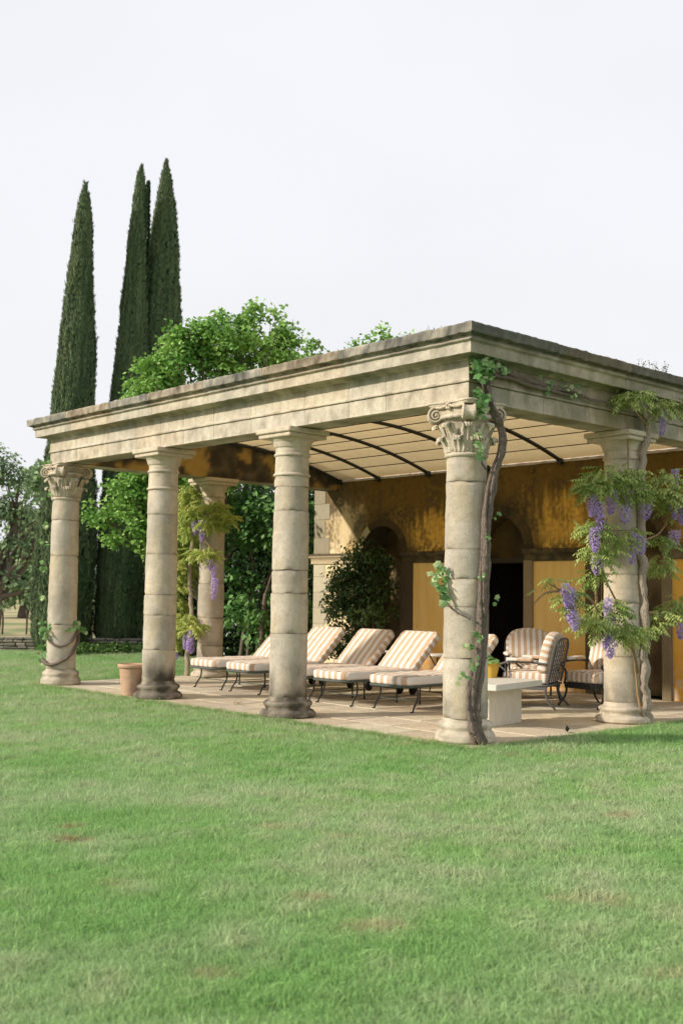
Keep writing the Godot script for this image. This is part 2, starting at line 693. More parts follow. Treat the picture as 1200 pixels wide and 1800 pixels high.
func stain(side: int, a: Vector3, off: float) -> Color:
	var n := n3.get_noise_3dv(a * 1.7)
	var m := n4.get_noise_3dv(a * 0.8)
	var col := Color(1.10, 1.07, 1.0)
	col = col.lerp(Color(0.80, 0.78, 0.74), clampf(0.3 + 0.9 * n, 0, 0.8))
	# rain streaks under the cornice
	var drip := n3.get_noise_2d((a.x + a.z) * 5.0, 7.0)
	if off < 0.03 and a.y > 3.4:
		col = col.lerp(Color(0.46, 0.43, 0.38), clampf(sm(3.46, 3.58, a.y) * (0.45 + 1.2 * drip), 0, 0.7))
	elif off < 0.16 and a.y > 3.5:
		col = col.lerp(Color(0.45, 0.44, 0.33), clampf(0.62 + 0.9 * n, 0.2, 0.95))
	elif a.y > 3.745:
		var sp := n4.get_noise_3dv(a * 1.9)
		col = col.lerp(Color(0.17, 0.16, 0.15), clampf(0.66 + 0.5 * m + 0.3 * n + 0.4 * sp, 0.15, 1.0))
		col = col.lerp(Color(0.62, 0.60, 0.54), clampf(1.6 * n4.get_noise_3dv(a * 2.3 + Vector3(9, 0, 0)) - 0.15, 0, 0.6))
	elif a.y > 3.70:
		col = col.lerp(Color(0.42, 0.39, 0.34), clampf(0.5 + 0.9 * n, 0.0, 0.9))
	else:
		col = col.lerp(Color(0.55, 0.53, 0.48), clampf(0.1 + 1.3 * m, 0, 0.7))
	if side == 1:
		col = col.lerp(Color(0.52, 0.52, 0.41), clampf(0.55 + 0.8 * n, 0.2, 0.9)) * 0.88  # right side greener and darker overall, darkest on the top slab
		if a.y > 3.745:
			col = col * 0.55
	return col


# blocks of one course: prof is (outward, height), cut at lengths
func course(called: String, side: int, prof: Array, cuts: Array, rough: float, parent: Node3D) -> void:
	var pr := dense(prof)
	var n := cuts.size() - 1
	for k in n:
		var g := G.new()
		var s0: float = cuts[k]
		var s1: float = cuts[k + 1]
		var cols := maxi(3, int((s1 - s0) / 0.032))
		var tone := rr(0.90, 1.0)
		var warm := rr(-0.03, 0.03)
		g.grid(cols, pr.size() - 1, func(u: float, w: float) -> Array:
			var q: Vector2 = pr[roundi(w * (pr.size() - 1))]
			if side == 2:
				u = 1.0 - u
			var a := s0 + 0.002
			var b := s1 - 0.002
			if k == 0:
				a = -FACE - q.x
			if k == n - 1 and side == 0:
				b = L + FACE + q.x
			var s := lerpf(a, b, u)
			var off := q.x
			var real := (k > 0 or u > 0.01) and (k < n - 1 or u < 0.99 or side > 0)
			if real and (u < 0.001 or u > 0.999):
				off -= 0.005
			var at := place(side, s, off, q.y)
			var e := rough * (n4.get_noise_3dv(at * 1.3) + 0.4 * n3.get_noise_3dv(at * 4.0))
			if q.y > 3.745:
				e = rough * (1.7 * n4.get_noise_3dv(at * Vector3(1.2, 3.5, 1.2)) + 1.2 * n4.get_noise_3dv(at * Vector3(2.1, 4.0, 2.1)))
			at = place(side, s, off + e, q.y + e * 0.7 if q.y > 3.21 else q.y)
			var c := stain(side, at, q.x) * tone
			c.r += warm
			c.b -= warm
			return [at, c, Vector2(s, q.y)])
		obj(called, g, M.stone, parent)


func cuts_for(from: float, to: float, a: float, b: float) -> Array:
	var out := [from]
	var s := from
	while s < to - b * 1.4:
		s += rr(a, b)
		out.append(s)
	out.append(to)
	return out


func beam_core(parent: Node3D, side: int) -> void:
	# the solid beam behind the face blocks, mould-stained plaster inside; its top follows the canvas vault
	var g := G.new()
	var from := -0.12
	var to := 5.3
	if side == 0:
		to = L + 0.12
	var colf := func(a: Vector3) -> Color:
		var n := n3.get_noise_3dv(a * Vector3(1.5, 1.5, 1.5))
		var m := n4.get_noise_3dv(a * 0.7)
		var c := Color(0.075, 0.062, 0.045).lerp(Color(0.20, 0.17, 0.12), clampf(0.2 + m, 0, 1))
		c = c.lerp(Color(0.50, 0.33, 0.11), sm(0.10, 0.32, n + 0.25 * m))
		return c
	var ring := [Vector2(-0.02, 3.204), Vector2(-0.02, 3.84), Vector2(-2 * FACE, 3.84), Vector2(-2 * FACE, 3.204)]
	for i in 4:
		var a: Vector2 = ring[i]
		var b: Vector2 = ring[(i + 1) % 4]
		g.grid(90, 12, func(u: float, w: float) -> Array:
			var q := a.lerp(b, w)
			var s := lerpf(from, to, u if side != 2 else 1.0 - u)
			var at := place(side, s, q.x, q.y)
			at += Vector3.ONE * 0.006 * n4.get_noise_3dv(at)
			var col: Color = colf.call(at)
			if i == 3:
				col = Color(0.56, 0.52, 0.42).lerp(Color(0.24, 0.21, 0.15), clampf(0.4 + 1.2 * n3.get_noise_3dv(at * 1.3), 0, 1))
			return [at, col, Vector2(u, w)])
	for s in [from, to]:
		var pts := []
		for q in ring:
			pts.append(place(side, s, q.x, q.y))
		g.poly(pts, Color(0.2, 0.17, 0.12))
	obj("beam", g, M.plaster, parent)


func entablature(parent: Node3D, side: int, length: float) -> void:
	var o := holder("entablature", parent)
	var e0 := -FACE
	var e1 := length + (FACE if side == 0 else 0.0)
	var upper := cuts_for(e0, e1, 0.5, 0.95)
	course("architrave_block", side, [Vector2(-0.06, 3.2), Vector2(0, 3.2), Vector2(0.0, 3.366)], upper, 0.004, o)
	course("frieze_block", side, [Vector2(-0.01, 3.370), Vector2(0.016, 3.374), Vector2(0.020, 3.382), Vector2(0.018, 3.398), Vector2(0.006, 3.404), Vector2(0.006, 3.575)], upper, 0.004, o)
	course("cornice_block", side, [Vector2(-0.01, 3.574), Vector2(0.02, 3.577), Vector2(0.035, 3.592), Vector2(0.06, 3.604), Vector2(0.14, 3.612), Vector2(0.158, 3.600), Vector2(0.168, 3.602), Vector2(0.172, 3.70), Vector2(0.185, 3.712), Vector2(0.200, 3.716), Vector2(0.202, 3.732), Vector2(0.190, 3.738), Vector2(0.205, 3.756), Vector2(0.235, 3.764), Vector2(0.258, 3.768), Vector2(0.262, 3.852), Vector2(0.245, 3.866), Vector2(0.12, 3.872), Vector2(-0.3, 3.872)], cuts_for(e0, e1, 0.8, 1.3), 0.005, o)
	beam_core(o, side)


func shaft_r(y: float) -> float:
	return lerpf(0.207, 0.190, sm(0.2, 3.0, y)) + 0.004 * sin(y * 1.1)


func drum(y0: float, y1: float, sd: int, dark: float) -> G:
	var g := G.new()
	var rows := maxi(5, int((y1 - y0) / 0.035))
	var dr := rr(-0.004, 0.004)
	var tone := rr(0.90, 1.0)
	var warm := rr(-0.04, 0.05)
	var o := Vector3(sd * 7.3, 0, sd * 3.1)
	var dx := rr(-0.003, 0.003)
	g.grid(44, rows, func(u: float, w: float) -> Array:
		var th := u * TAU if u < 1.0 else 0.0
		var ring := Vector3(cos(th), 0, sin(th))
		var f := w + 0.4 * sin(w * TAU) / -TAU      # rows crowd towards the joints
		var lo := y0 + 0.0015 + (0.007 * n3.get_noise_3dv(ring * 1.3 + Vector3(0, y0 * 9.0, o.x)) if y0 > 0.23 else 0.0)
		var hi := y1 - 0.0015 + (0.007 * n3.get_noise_3dv(ring * 1.3 + Vector3(0, y1 * 9.0, o.x + 7.3)) if y1 < 2.66 else 0.0)
		var y := lerpf(lo, hi, f)
		var a := ring * 0.2 + o + Vector3(0, y, 0)
		var near := minf(y - lo, hi - y)
		var e := 0.005 * n3.get_noise_3dv(a * 2.5) + 0.0055 * n4.get_noise_3dv(a * Vector3(1.0, 2.4, 1.0))
		var chip := sm(0.06, 0.42, n3.get_noise_3dv(a * 3.4 + Vector3(9, 0, 0)))
		e -= (1.0 - sm(0.0, 0.0035 + 0.03 * chip, near)) * (0.0008 + 0.016 * chip)
		var r := shaft_r(y) + dr + e + dx * cos(th)
		var at := Vector3(r * cos(th), y, -r * sin(th))
		var n := n3.get_noise_3dv((at + o) * 1.6)
		var m := n4.get_noise_3dv((at + o) * Vector3(0.7, 0.25, 0.7))
		var c := Color(1.0 + warm * 0.5, 0.985, 0.955 - warm * 0.5) * tone
		c = c.lerp(Color(0.66, 0.65, 0.63), clampf(0.42 + 1.1 * n, 0, 0.85))
		c = c.lerp(Color(1.0, 0.90, 0.68), clampf(1.2 * m, 0, 0.4))
		c = c.lerp(Color(0.07, 0.06, 0.05), clampf(dark * (1.0 - sm(0.10, 0.62, y + 0.35 * m)) * (0.85 + n), 0, 0.92))
		c = c.lerp(Color(0.42, 0.36, 0.28), (0.2 + 0.4 * chip) * (1.0 - sm(0.0, 0.004 + 0.012 * chip, near)))
		return [at, c, Vector2(u, y)])
	return g


func tint_stone(dark: float) -> Callable:
	return func(a: Vector3) -> Color:
		var n := n3.get_noise_3dv(a * 3.0)
		var m := n4.get_noise_3dv(a)
		return Color(1.0, 0.97, 0.9).lerp(Color(0.05, 0.045, 0.038), clampf(dark + 0.5 * n + 0.4 * m - 0.1, 0, 0.9))


func base_mesh(kind: int, dark: float) -> G:
	var g := G.new()
	var prof := []
	if kind == 0:    # worn torus on a plinth ring
		prof = [Vector2(0.0, 0), Vector2(0.27, 0.0), Vector2(0.285, 0.02), Vector2(0.28, 0.07), Vector2(0.262, 0.10), Vector2(0.25, 0.112), Vector2(0.252, 0.125), Vector2(0.262, 0.145), Vector2(0.258, 0.17), Vector2(0.235, 0.192), Vector2(0.215, 0.20), Vector2(0.207, 0.222), Vector2(0.10, 0.225)]
	else:            # attic base: two rolls and a hollow
		prof = [Vector2(0.0, 0), Vector2(0.285, 0.0), Vector2(0.305, 0.018), Vector2(0.305, 0.05), Vector2(0.285, 0.075), Vector2(0.262, 0.082), Vector2(0.252, 0.10), Vector2(0.258, 0.12), Vector2(0.272, 0.132), Vector2(0.274, 0.155), Vector2(0.255, 0.172), Vector2(0.228, 0.178), Vector2(0.212, 0.2), Vector2(0.208, 0.222), Vector2(0.10, 0.225)]
	g.lathe(dense(prof, 0.008), 44, func(th: float, y: float, r: float) -> float:
		var a := Vector3(cos(th) * r, y, sin(th) * r) + Vector3(dark * 31.0, 0, 0)
		return r * (1.0 + 0.05 * n3.get_noise_3dv(a * 3.5) + 0.035 * n4.get_noise_3dv(a)) if r > 0.15 else r, tint_stone(dark))
	return g


func tuscan_capital() -> G:
	var g := G.new()
	var t := tint_stone(0.02)
	var prof := [Vector2(0.1, 2.668), Vector2(0.192, 2.668), Vector2(0.205, 2.672), Vector2(0.212, 2.684), Vector2(0.205, 2.698), Vector2(0.191, 2.704), Vector2(0.188, 2.89), Vector2(0.202, 2.896), Vector2(0.208, 2.908), Vector2(0.202, 2.922), Vector2(0.190, 2.93), Vector2(0.190, 2.985), Vector2(0.205, 3.0), Vector2(0.207, 3.012), Vector2(0.218, 3.05), Vector2(0.245, 3.085), Vector2(0.262, 3.093), Vector2(0.15, 3.095)]
	g.lathe(dense(prof, 0.006), 44, func(th: float, y: float, r: float) -> float:
		var a := Vector3(cos(th) * r, y, sin(th) * r)
		return r * (1.0 + 0.015 * n3.get_noise_3dv(a * 4.0)), t)
	g.box(Vector3(0, 3.117, 0), Vector3(0.55, 0.046, 0.55), 0.008, Color(0.98, 0.93, 0.85))
	g.box(Vector3(0, 3.17, 0), Vector3(0.60, 0.058, 0.60), 0.010, Color(1.0, 0.96, 0.88))
	return g


func acanthus(g: G, ang: float, y0: float, h: float, w: float, r0: float, flare: float, t: Callable) -> void:
	var d := Vector3(cos(ang), 0, -sin(ang))
	var s := Vector3(sin(ang), 0, cos(ang))
	g.grid(12, 14, func(u: float, k: float) -> Array:
		var x := 1.0 - u * 2.0
		var r := r0
		var y := y0
		if k < 0.72:
			y += h * k / 0.72
			r += flare * pow(k / 0.72, 2.2)
		else:
			var q := (k - 0.72) / 0.28 * 3.6
			r += flare + 0.034 * (1.0 - cos(q)) * 1.0
			y += h + 0.032 * sin(q)
		var wide := w * (0.78 + 0.35 * sin(minf(k, 0.8) / 0.8 * PI * 0.8)) * (1.0 - sm(0.78, 1.0, k) * 0.55)
		wide *= 1.0 + 0.10 * sin(k * 34.0) * absf(x)
		r += 0.011 * cos(x * 9.4) - 0.012 * x * x + 0.014
		var at := d * r + s * (x * wide) + Vector3(0, y, 0)
		return [at, t.call(at * 1.4), Vector2(u, k)])


func composite_capital() -> G:
	var g := G.new()
	var t := tint_stone(0.1)
	var b := 2.70
	g.lathe(dense([Vector2(0.1, b - 0.03), Vector2(0.195, b - 0.03), Vector2(0.208, b - 0.02), Vector2(0.212, b - 0.006), Vector2(0.205, b + 0.008), Vector2(0.19, b + 0.014), Vector2(0.186, b + 0.10), Vector2(0.190, b + 0.22), Vector2(0.215, b + 0.30), Vector2(0.245, b + 0.335), Vector2(0.15, b + 0.34)], 0.006), 40, null, t)
	for k in 8:
		acanthus(g, TAU * (k + 0.5) / 8.0, b + 0.015, 0.115, 0.07, 0.19, 0.03, t)
	for k in 8:
		acanthus(g, TAU * k / 8.0, b + 0.03, 0.225, 0.062, 0.188, 0.055, t)
	# egg ring
	g.lathe([Vector2(0.22, b + 0.325), Vector2(0.25, b + 0.328), Vector2(0.265, b + 0.345), Vector2(0.262, b + 0.362), Vector2(0.245, b + 0.375), Vector2(0.2, b + 0.38)], 96, func(th: float, y: float, r: float) -> float:
		return r + (0.010 * absf(sin(th * 12.0)) if r > 0.24 else 0.0), t)
	# neck block between the scrolls
	g.lathe([Vector2(0.22, b + 0.37), Vector2(0.235, b + 0.40), Vector2(0.25, b + 0.455), Vector2(0.1, b + 0.46)], 40, func(th: float, _y: float, r: float) -> float:
		return r * (1.0 + 0.16 * pow(absf(sin(2.0 * th)), 3.0)), t)
	for k in 4:
		var ang := TAU * (k + 0.5) / 4.0
		var d := Vector3(cos(ang), 0, -sin(ang))
		var s := Vector3(sin(ang), 0, cos(ang))
		var c := d * 0.295 + Vector3(0, b + 0.375, 0)
		# scroll body: a waisted roll lying across the diagonal
		g.grid(28, 6, func(u: float, w: float) -> Array:
			var th := u * TAU
			var x := (w - 0.5) * 2.0
			var r := 0.078 * (0.86 + 0.16 * x * x)
			var at := c - s * (x * 0.046) + (d * cos(th) + Vector3.UP * sin(th)) * r
			return [at, t.call(at * 1.3), Vector2(u, w)])
		for side in [-1.0, 1.0]:
			var face: Vector3 = c + s * (0.046 * side)
			var ring := []
			for i in 25:
				var th: float = TAU * i / 24.0 * -side
				ring.append(face + (d * cos(th) + Vector3.UP * sin(th)) * 0.079)
			g.poly(ring, Color(0.62, 0.57, 0.48))
			var pts := []
			for i in 46:
				var f := i / 45.0
				var th := PI * 0.5 - f * TAU * 2.1
				var r := lerpf(0.080, 0.014, pow(f, 0.8))
				pts.append(face + (d * cos(th) + Vector3.UP * sin(th)) * r + s * (side * 0.006 * (1.0 + f)))
			g.tube(pts, taper(46, 0.0125, 0.008), 7, Color(1.0, 0.95, 0.86))
			g.tube([face, face + s * side * 0.02], [0.016, 0.010], 8, Color(0.98, 0.93, 0.84))
			# band that runs from the middle of the side into the scroll
			var run := []
			for i in 9:
				var f := i / 8.0
				run.append((d * 0.295 + s * 0.05 * side).lerp(d * 0.20 + s * (side * 0.17), f) + Vector3(0, b + 0.452 - 0.012 * sin(f * PI), 0))
			g.tube(run, [0.016], 6, Color(0.96, 0.9, 0.8))
	# abacus with hollow sides
	var ab := func(th: float, y: float, r: float) -> float:
		var q := absf(sin(2.0 * th))
		return r * (0.80 + 0.38 * pow(q, 5.0))
	g.lathe(dense([Vector2(0.1, b + 0.455), Vector2(0.29, b + 0.455), Vector2(0.30, b + 0.462), Vector2(0.305, b + 0.478), Vector2(0.318, b + 0.482), Vector2(0.32, b + 0.498), Vector2(0.1, b + 0.5)], 0.004), 64, ab, t)
	for k in 4:
		var ang := TAU * k / 4.0
		var at := Vector3(cos(ang) * 0.262, b + 0.45, -sin(ang) * 0.262)
		for i in 6:
			var q := TAU * i / 6.0
			var off := Vector3(-sin(ang), 0, -cos(ang)) * cos(q) * 0.028 + Vector3.UP * sin(q) * 0.028
			g.tube([at + off * 0.4, at + off, at + off * 1.3 - Vector3(cos(ang), 0, -sin(ang)) * 0.012], [0.02, 0.016, 0.004], 5, Color(0.95, 0.9, 0.8))
	return g


func column(parent: Node3D, x: float, z: float, corner: bool, joints: Array, dark: float, sd: int, cap: Mesh, label := "") -> void:
	var o := holder("column", parent, Vector3(x, 0, z))
	o.rotation.z = rr(-0.003, 0.003)
	if label:
		o.set_meta("label", label)
	obj("base", base_mesh(0 if corner else 1, dark), M.stone, o)
	var top := 2.672
	var ys := [0.222]
	ys.append_array(joints)
	ys.append(top)
	for i in ys.size() - 1:
		obj("drum", drum(ys[i], ys[i + 1], sd * 10 + i, dark), M.stone, o)
	put("capital", cap, M.stone, o)
	var g := G.new()
	g.lathe([Vector2(0.18, 0.2), Vector2(0.17, 2.7)], 20)
	obj("mortar", g, M.joint, o)


func build_pavilion() -> void:
	var o := thing("stone_pavilion", "open weathered limestone pavilion of columns carrying a heavy moulded cornice", "pavilion")
	entablature(o, 0, L)
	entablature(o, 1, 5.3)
	entablature(o, 2, 5.3)
	var tus := tuscan_capital().mesh()
	var com := composite_capital().mesh()
	column(o, 0, 0, true, [0.86, 1.86, 2.38], 0.35, 1, com, "corner column with scrolled leafy capital and a vine stem coiled round its foot")
	column(o, 2.544, 0, false, [0.62, 1.06, 1.32, 1.84, 2.35], 0.9, 2, tus, "column with dark stained foot beside the terracotta pot")
	column(o, 5.126, 0, false, [0.92, 1.36, 1.62, 2.28, 2.55], 0.9, 3, tus, "plain capped column between the left loungers")
	column(o, L, 0, true, [0.78, 1.26, 1.52, 1.80, 2.44], 0.35, 4, com, "near corner column with scrolled leafy capital and a gnarled grape vine up its side")
	column(o, L, -BAY, false, [0.72, 1.3, 1.62, 2.1, 2.4], 0.3, 5, tus, "column hung with purple wisteria")
	column(o, 0, -BAY, false, [0.5, 0.95, 1.5, 2.0, 2.4], 0.3, 6, tus, "rear left column overgrown with yellow green wisteria")


# ---------------------------------------------------------------- canvas vault

func vault(z: float) -> float:
	var q := (z + 2.65) / 2.65
	return 3.37 + 0.45 * (1.0 - q * q)


func build_canopy() -> void:
	var o := thing("fabric_canopy", "tan canvas canopy stretched over curved black iron ribs inside the pavilion", "canopy")
	var zs := []
	var n := 13
	for i in n + 1:
		zs.append(lerpf(-0.16, -5.27, float(i) / n))
	for i in n:
		var g := G.new()
		var z0: float = zs[i]
		var z1: float = zs[i + 1]
		g.grid(60, 5, func(u: float, w: float) -> Array:
			var z := lerpf(z0, z1, w)
			var x := lerpf(0.15, L - 0.15, u)
			var sag := 0.012 * sin(w * PI) * (0.7 + 0.3 * n3.get_noise_2d(x, i))
			var k := 1.0 + 0.04 * n3.get_noise_2d(x * 0.7, z)
			return [Vector3(x, vault(z) + sag, z), Color(k, k, k), Vector2(u, w)])
		obj("canvas_panel", g, M.canvas, o)
		if i > 0:
			var c := G.new()
			c.tube([Vector3(0.15, vault(z0) - 0.004, z0), Vector3(L - 0.15, vault(z0) - 0.004, z0)], [0.008], 6)
			obj("seam", c, M.cord, o)
	for x in [0.22, 1.18, 2.35, 3.6, 4.98, 6.2, 7.45]:
		var r := holder("rib", o)
		var g := G.new()
		g.grid(4, 40, func(u: float, w: float) -> Array:
			var z := lerpf(-0.17, -5.24, w)
			var k := int(round(u * 4.0)) % 4
			var q: Array = [[-0.02, -0.055], [0.02, -0.055], [0.02, -0.012], [-0.02, -0.012]][k]
			return [Vector3(x + q[0], vault(z) + q[1], z), Color.WHITE, Vector2(u, w)])
		obj("bar", g, M.iron, r)
		var p := G.new()
		p.box(Vector3(x, 3.34, -5.25), Vector3(0.07, 0.09, 0.09), 0.006)
		obj("bracket", p, M.iron, r)


# ---------------------------------------------------------------- house wall behind

func wall_colour(x: float, y: float) -> Color:
	var s := n3.get_noise_2d(x * 6.0, y * 0.9)
	var s2 := n3.get_noise_2d(x * 19.0, y * 1.1 + 30.0)
	var n := n3.get_noise_2d(x * 1.1 + 50.0, y * 1.1)
	var f := n4.get_noise_2d(x * 1.6, y * 1.6)
	var c := Color(0.90, 0.56, 0.11).lerp(Color(0.66, 0.38, 0.08), clampf(0.5 + 0.9 * f + 0.6 * s2, 0, 1))
	if y < 1.93:
		c = Color(0.88, 0.62, 0.25).lerp(Color(0.82, 0.54, 0.17), clampf(0.5 + 0.9 * s, 0, 1))
		c = c.lerp(Color(0.74, 0.34, 0.04), 0.8 * sm(0.9, 0.4, y + 0.4 * n))
		if x > 6.6:
			c = c.lerp(Color(0.78, 0.40, 0.05), 0.7)
	var pale := 1.0 - sm(0.35, 1.0, x + 0.35 * n + 0.15 * s)
	c = c.lerp(Color(0.80, 0.66, 0.43), pale * 0.92)
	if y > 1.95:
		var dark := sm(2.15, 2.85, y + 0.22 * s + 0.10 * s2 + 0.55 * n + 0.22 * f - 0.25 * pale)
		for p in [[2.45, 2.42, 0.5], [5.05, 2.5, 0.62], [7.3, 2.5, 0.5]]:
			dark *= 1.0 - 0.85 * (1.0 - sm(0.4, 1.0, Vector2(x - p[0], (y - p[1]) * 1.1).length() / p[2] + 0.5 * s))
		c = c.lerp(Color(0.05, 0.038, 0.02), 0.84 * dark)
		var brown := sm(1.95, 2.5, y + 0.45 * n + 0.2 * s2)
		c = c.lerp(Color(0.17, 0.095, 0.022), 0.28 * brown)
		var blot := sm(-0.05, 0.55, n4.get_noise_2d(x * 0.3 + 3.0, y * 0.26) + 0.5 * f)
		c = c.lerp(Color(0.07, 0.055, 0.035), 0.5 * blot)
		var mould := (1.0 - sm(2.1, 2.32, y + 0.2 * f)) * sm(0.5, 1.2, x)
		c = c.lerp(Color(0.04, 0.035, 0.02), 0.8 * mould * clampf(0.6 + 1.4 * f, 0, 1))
		# darker halo round the arches
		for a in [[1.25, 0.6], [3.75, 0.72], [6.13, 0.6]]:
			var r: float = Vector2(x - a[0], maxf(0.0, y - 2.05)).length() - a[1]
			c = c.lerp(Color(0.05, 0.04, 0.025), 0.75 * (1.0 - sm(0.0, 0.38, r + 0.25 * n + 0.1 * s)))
	else:
		var low := 1.0 - sm(0.2, 0.65, y + 0.3 * n)
		c = c.lerp(Color(0.62, 0.55, 0.45), 0.75 * low * clampf(0.5 + 1.3 * f, 0, 1))
	return c


func facade_grid(g: G, x0: float, x1: float, low: Callable, high: float) -> void:
	var nx := maxi(1, int((x1 - x0) / 0.045))
	g.grid(nx, 40, func(u: float, w: float) -> Array:
		var x := lerpf(x0, x1, u)
		var y := lerpf(low.call(x), high, w)
		return [Vector3(x, y, WALL + 0.004 * n3.get_noise_2d(x * 2.0, y * 2.0)), Color.WHITE, Vector2((x + 0.55) / 9.0, 1.0 - y / 3.6)])


func build_house() -> void:
	var W := 900
	var H := 360
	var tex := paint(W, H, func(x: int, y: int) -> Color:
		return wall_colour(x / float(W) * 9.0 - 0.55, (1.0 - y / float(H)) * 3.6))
	var om := StandardMaterial3D.new()
	om.resource_name = "ochre_plaster"
	om.albedo_texture = tex
	om.roughness = 0.95
	om.metallic_specular = 0.3
	om.vertex_color_use_as_albedo = true
	om.texture_repeat = false
	var o := thing("ochre_house", "weathered ochre plaster house wall with arched niches and a dark doorway, closing the back of the pavilion", "house")
	tag(o, "weathered ochre plaster house front with arched niches and dark doorway behind the loungers", "house")
	var arches := [[1.25, 0.48, 0.60, 0.45], [3.75, 0.55, 0.71, 0.5], [6.13, 0.48, 0.60, 0.45]]
	var spring := 2.05
	var g := G.new()
	var x := -0.48
	for a in arches:
		facade_grid(g, x, a[0] - a[1], func(_x: float) -> float: return 0.0, 3.45)
		facade_grid(g, a[0] - a[1], a[0] + a[1], func(q: float) -> float: return spring + sqrt(maxf(0.0, a[1] * a[1] - (q - a[0]) * (q - a[0]))), 3.45)
		x = a[0] + a[1]
	facade_grid(g, x, 8.2, func(_x: float) -> float: return 0.0, 3.45)
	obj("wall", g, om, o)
	# reveals, niche backs, arch rings
	for k in 3:
		var a: Array = arches[k]
		var back: float = WALL - a[3]
		var path := [Vector2(a[0] + a[1], 0.0)]
		for i in 17:
			var th := PI * i / 16.0
			path.append(Vector2(a[0] + a[1] * cos(th), spring + a[1] * sin(th)))
		path.append(Vector2(a[0] - a[1], 0.0))
		var rv := G.new()
		for i in path.size() - 1:
			var p0: Vector2 = path[i]
			var p1: Vector2 = path[i + 1]
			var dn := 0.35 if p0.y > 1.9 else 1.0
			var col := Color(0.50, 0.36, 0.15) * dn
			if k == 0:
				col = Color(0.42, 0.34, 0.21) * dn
			rv.poly([Vector3(p0.x, p0.y, WALL), Vector3(p1.x, p1.y, WALL), Vector3(p1.x, p1.y, back), Vector3(p0.x, p0.y, back)], col)
		obj("reveal", rv, M.plaster, o)
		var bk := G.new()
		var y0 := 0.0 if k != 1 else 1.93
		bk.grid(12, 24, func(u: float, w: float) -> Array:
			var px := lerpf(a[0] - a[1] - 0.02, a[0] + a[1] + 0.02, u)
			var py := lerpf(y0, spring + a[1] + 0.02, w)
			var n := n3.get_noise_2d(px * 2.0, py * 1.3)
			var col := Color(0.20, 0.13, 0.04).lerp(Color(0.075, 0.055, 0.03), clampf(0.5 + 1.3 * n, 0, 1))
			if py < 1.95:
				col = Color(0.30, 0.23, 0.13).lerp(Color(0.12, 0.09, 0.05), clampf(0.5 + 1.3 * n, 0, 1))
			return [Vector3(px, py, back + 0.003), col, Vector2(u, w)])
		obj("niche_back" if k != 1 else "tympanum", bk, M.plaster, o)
		var av := G.new()
		for i in 20:
			var t0 := PI * i / 20.0
			var t1 := PI * (i + 1) / 20.0
			var z := WALL + 0.012
			var q := func(r: float, t: float, zz: float) -> Vector3: return Vector3(a[0] + r * cos(t), spring + r * sin(t), zz)
			var n := n3.get_noise_2d(i * 0.25, k * 5.0)
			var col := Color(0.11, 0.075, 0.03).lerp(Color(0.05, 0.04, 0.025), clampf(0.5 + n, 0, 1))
			if k == 0 and i > 13:
				col = Color(0.55, 0.45, 0.28)
			var r0: float = a[1] - 0.004
			var r1: float = a[2]
			av.poly([q.call(r0, t0, z), q.call(r1, t0, z), q.call(r1, t1, z), q.call(r0, t1, z)], col)
			av.poly([q.call(r1, t0, z), q.call(r1, t0, WALL), q.call(r1, t1, WALL), q.call(r1, t1, z)], col)
			av.poly([q.call(r0, t1, z), q.call(r0, t1, WALL), q.call(r0, t0, WALL), q.call(r0, t0, z)], col)
		obj("archivolt", av, M.plaster, o)
	# lintel over the doorway and the dark room behind it
	var ln := G.new()
	ln.box(Vector3(3.75, 1.91, WALL - 0.3), Vector3(1.10, 0.08, 0.36), 0.008, Color(0.05, 0.04, 0.03))
	obj("lintel", ln, M.plaster, o)
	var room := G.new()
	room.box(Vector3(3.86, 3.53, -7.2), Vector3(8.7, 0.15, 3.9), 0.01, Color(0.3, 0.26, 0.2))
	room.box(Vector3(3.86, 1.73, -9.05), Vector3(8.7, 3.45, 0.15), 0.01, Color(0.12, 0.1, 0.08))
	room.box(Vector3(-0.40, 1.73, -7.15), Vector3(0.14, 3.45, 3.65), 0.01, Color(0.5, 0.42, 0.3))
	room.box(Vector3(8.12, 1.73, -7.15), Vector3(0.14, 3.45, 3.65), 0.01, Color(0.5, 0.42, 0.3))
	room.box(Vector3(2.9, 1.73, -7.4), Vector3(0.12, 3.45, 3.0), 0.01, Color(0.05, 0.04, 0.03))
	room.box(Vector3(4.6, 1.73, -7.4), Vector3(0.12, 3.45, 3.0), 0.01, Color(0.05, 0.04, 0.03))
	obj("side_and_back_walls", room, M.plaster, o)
	# dark stone pilasters beside the openings
	var dark := Color(0.20, 0.155, 0.095)
	for p in [[0.70, 0.16, 0.9], [1.86, 0.26, 0.35], [3.08, 0.18, 0.6], [4.38, 0.16, 1.25], [5.52, 0.24, 0.5], [6.69, 0.14, 1.0]]:
		var pg := G.new()
		pg.box(Vector3(p[0], 0.95, WALL + 0.01), Vector3(p[1], 1.9, 0.07), 0.008, dark * 1.35 * p[2])
		obj("pilaster", pg, M.plaster, o)
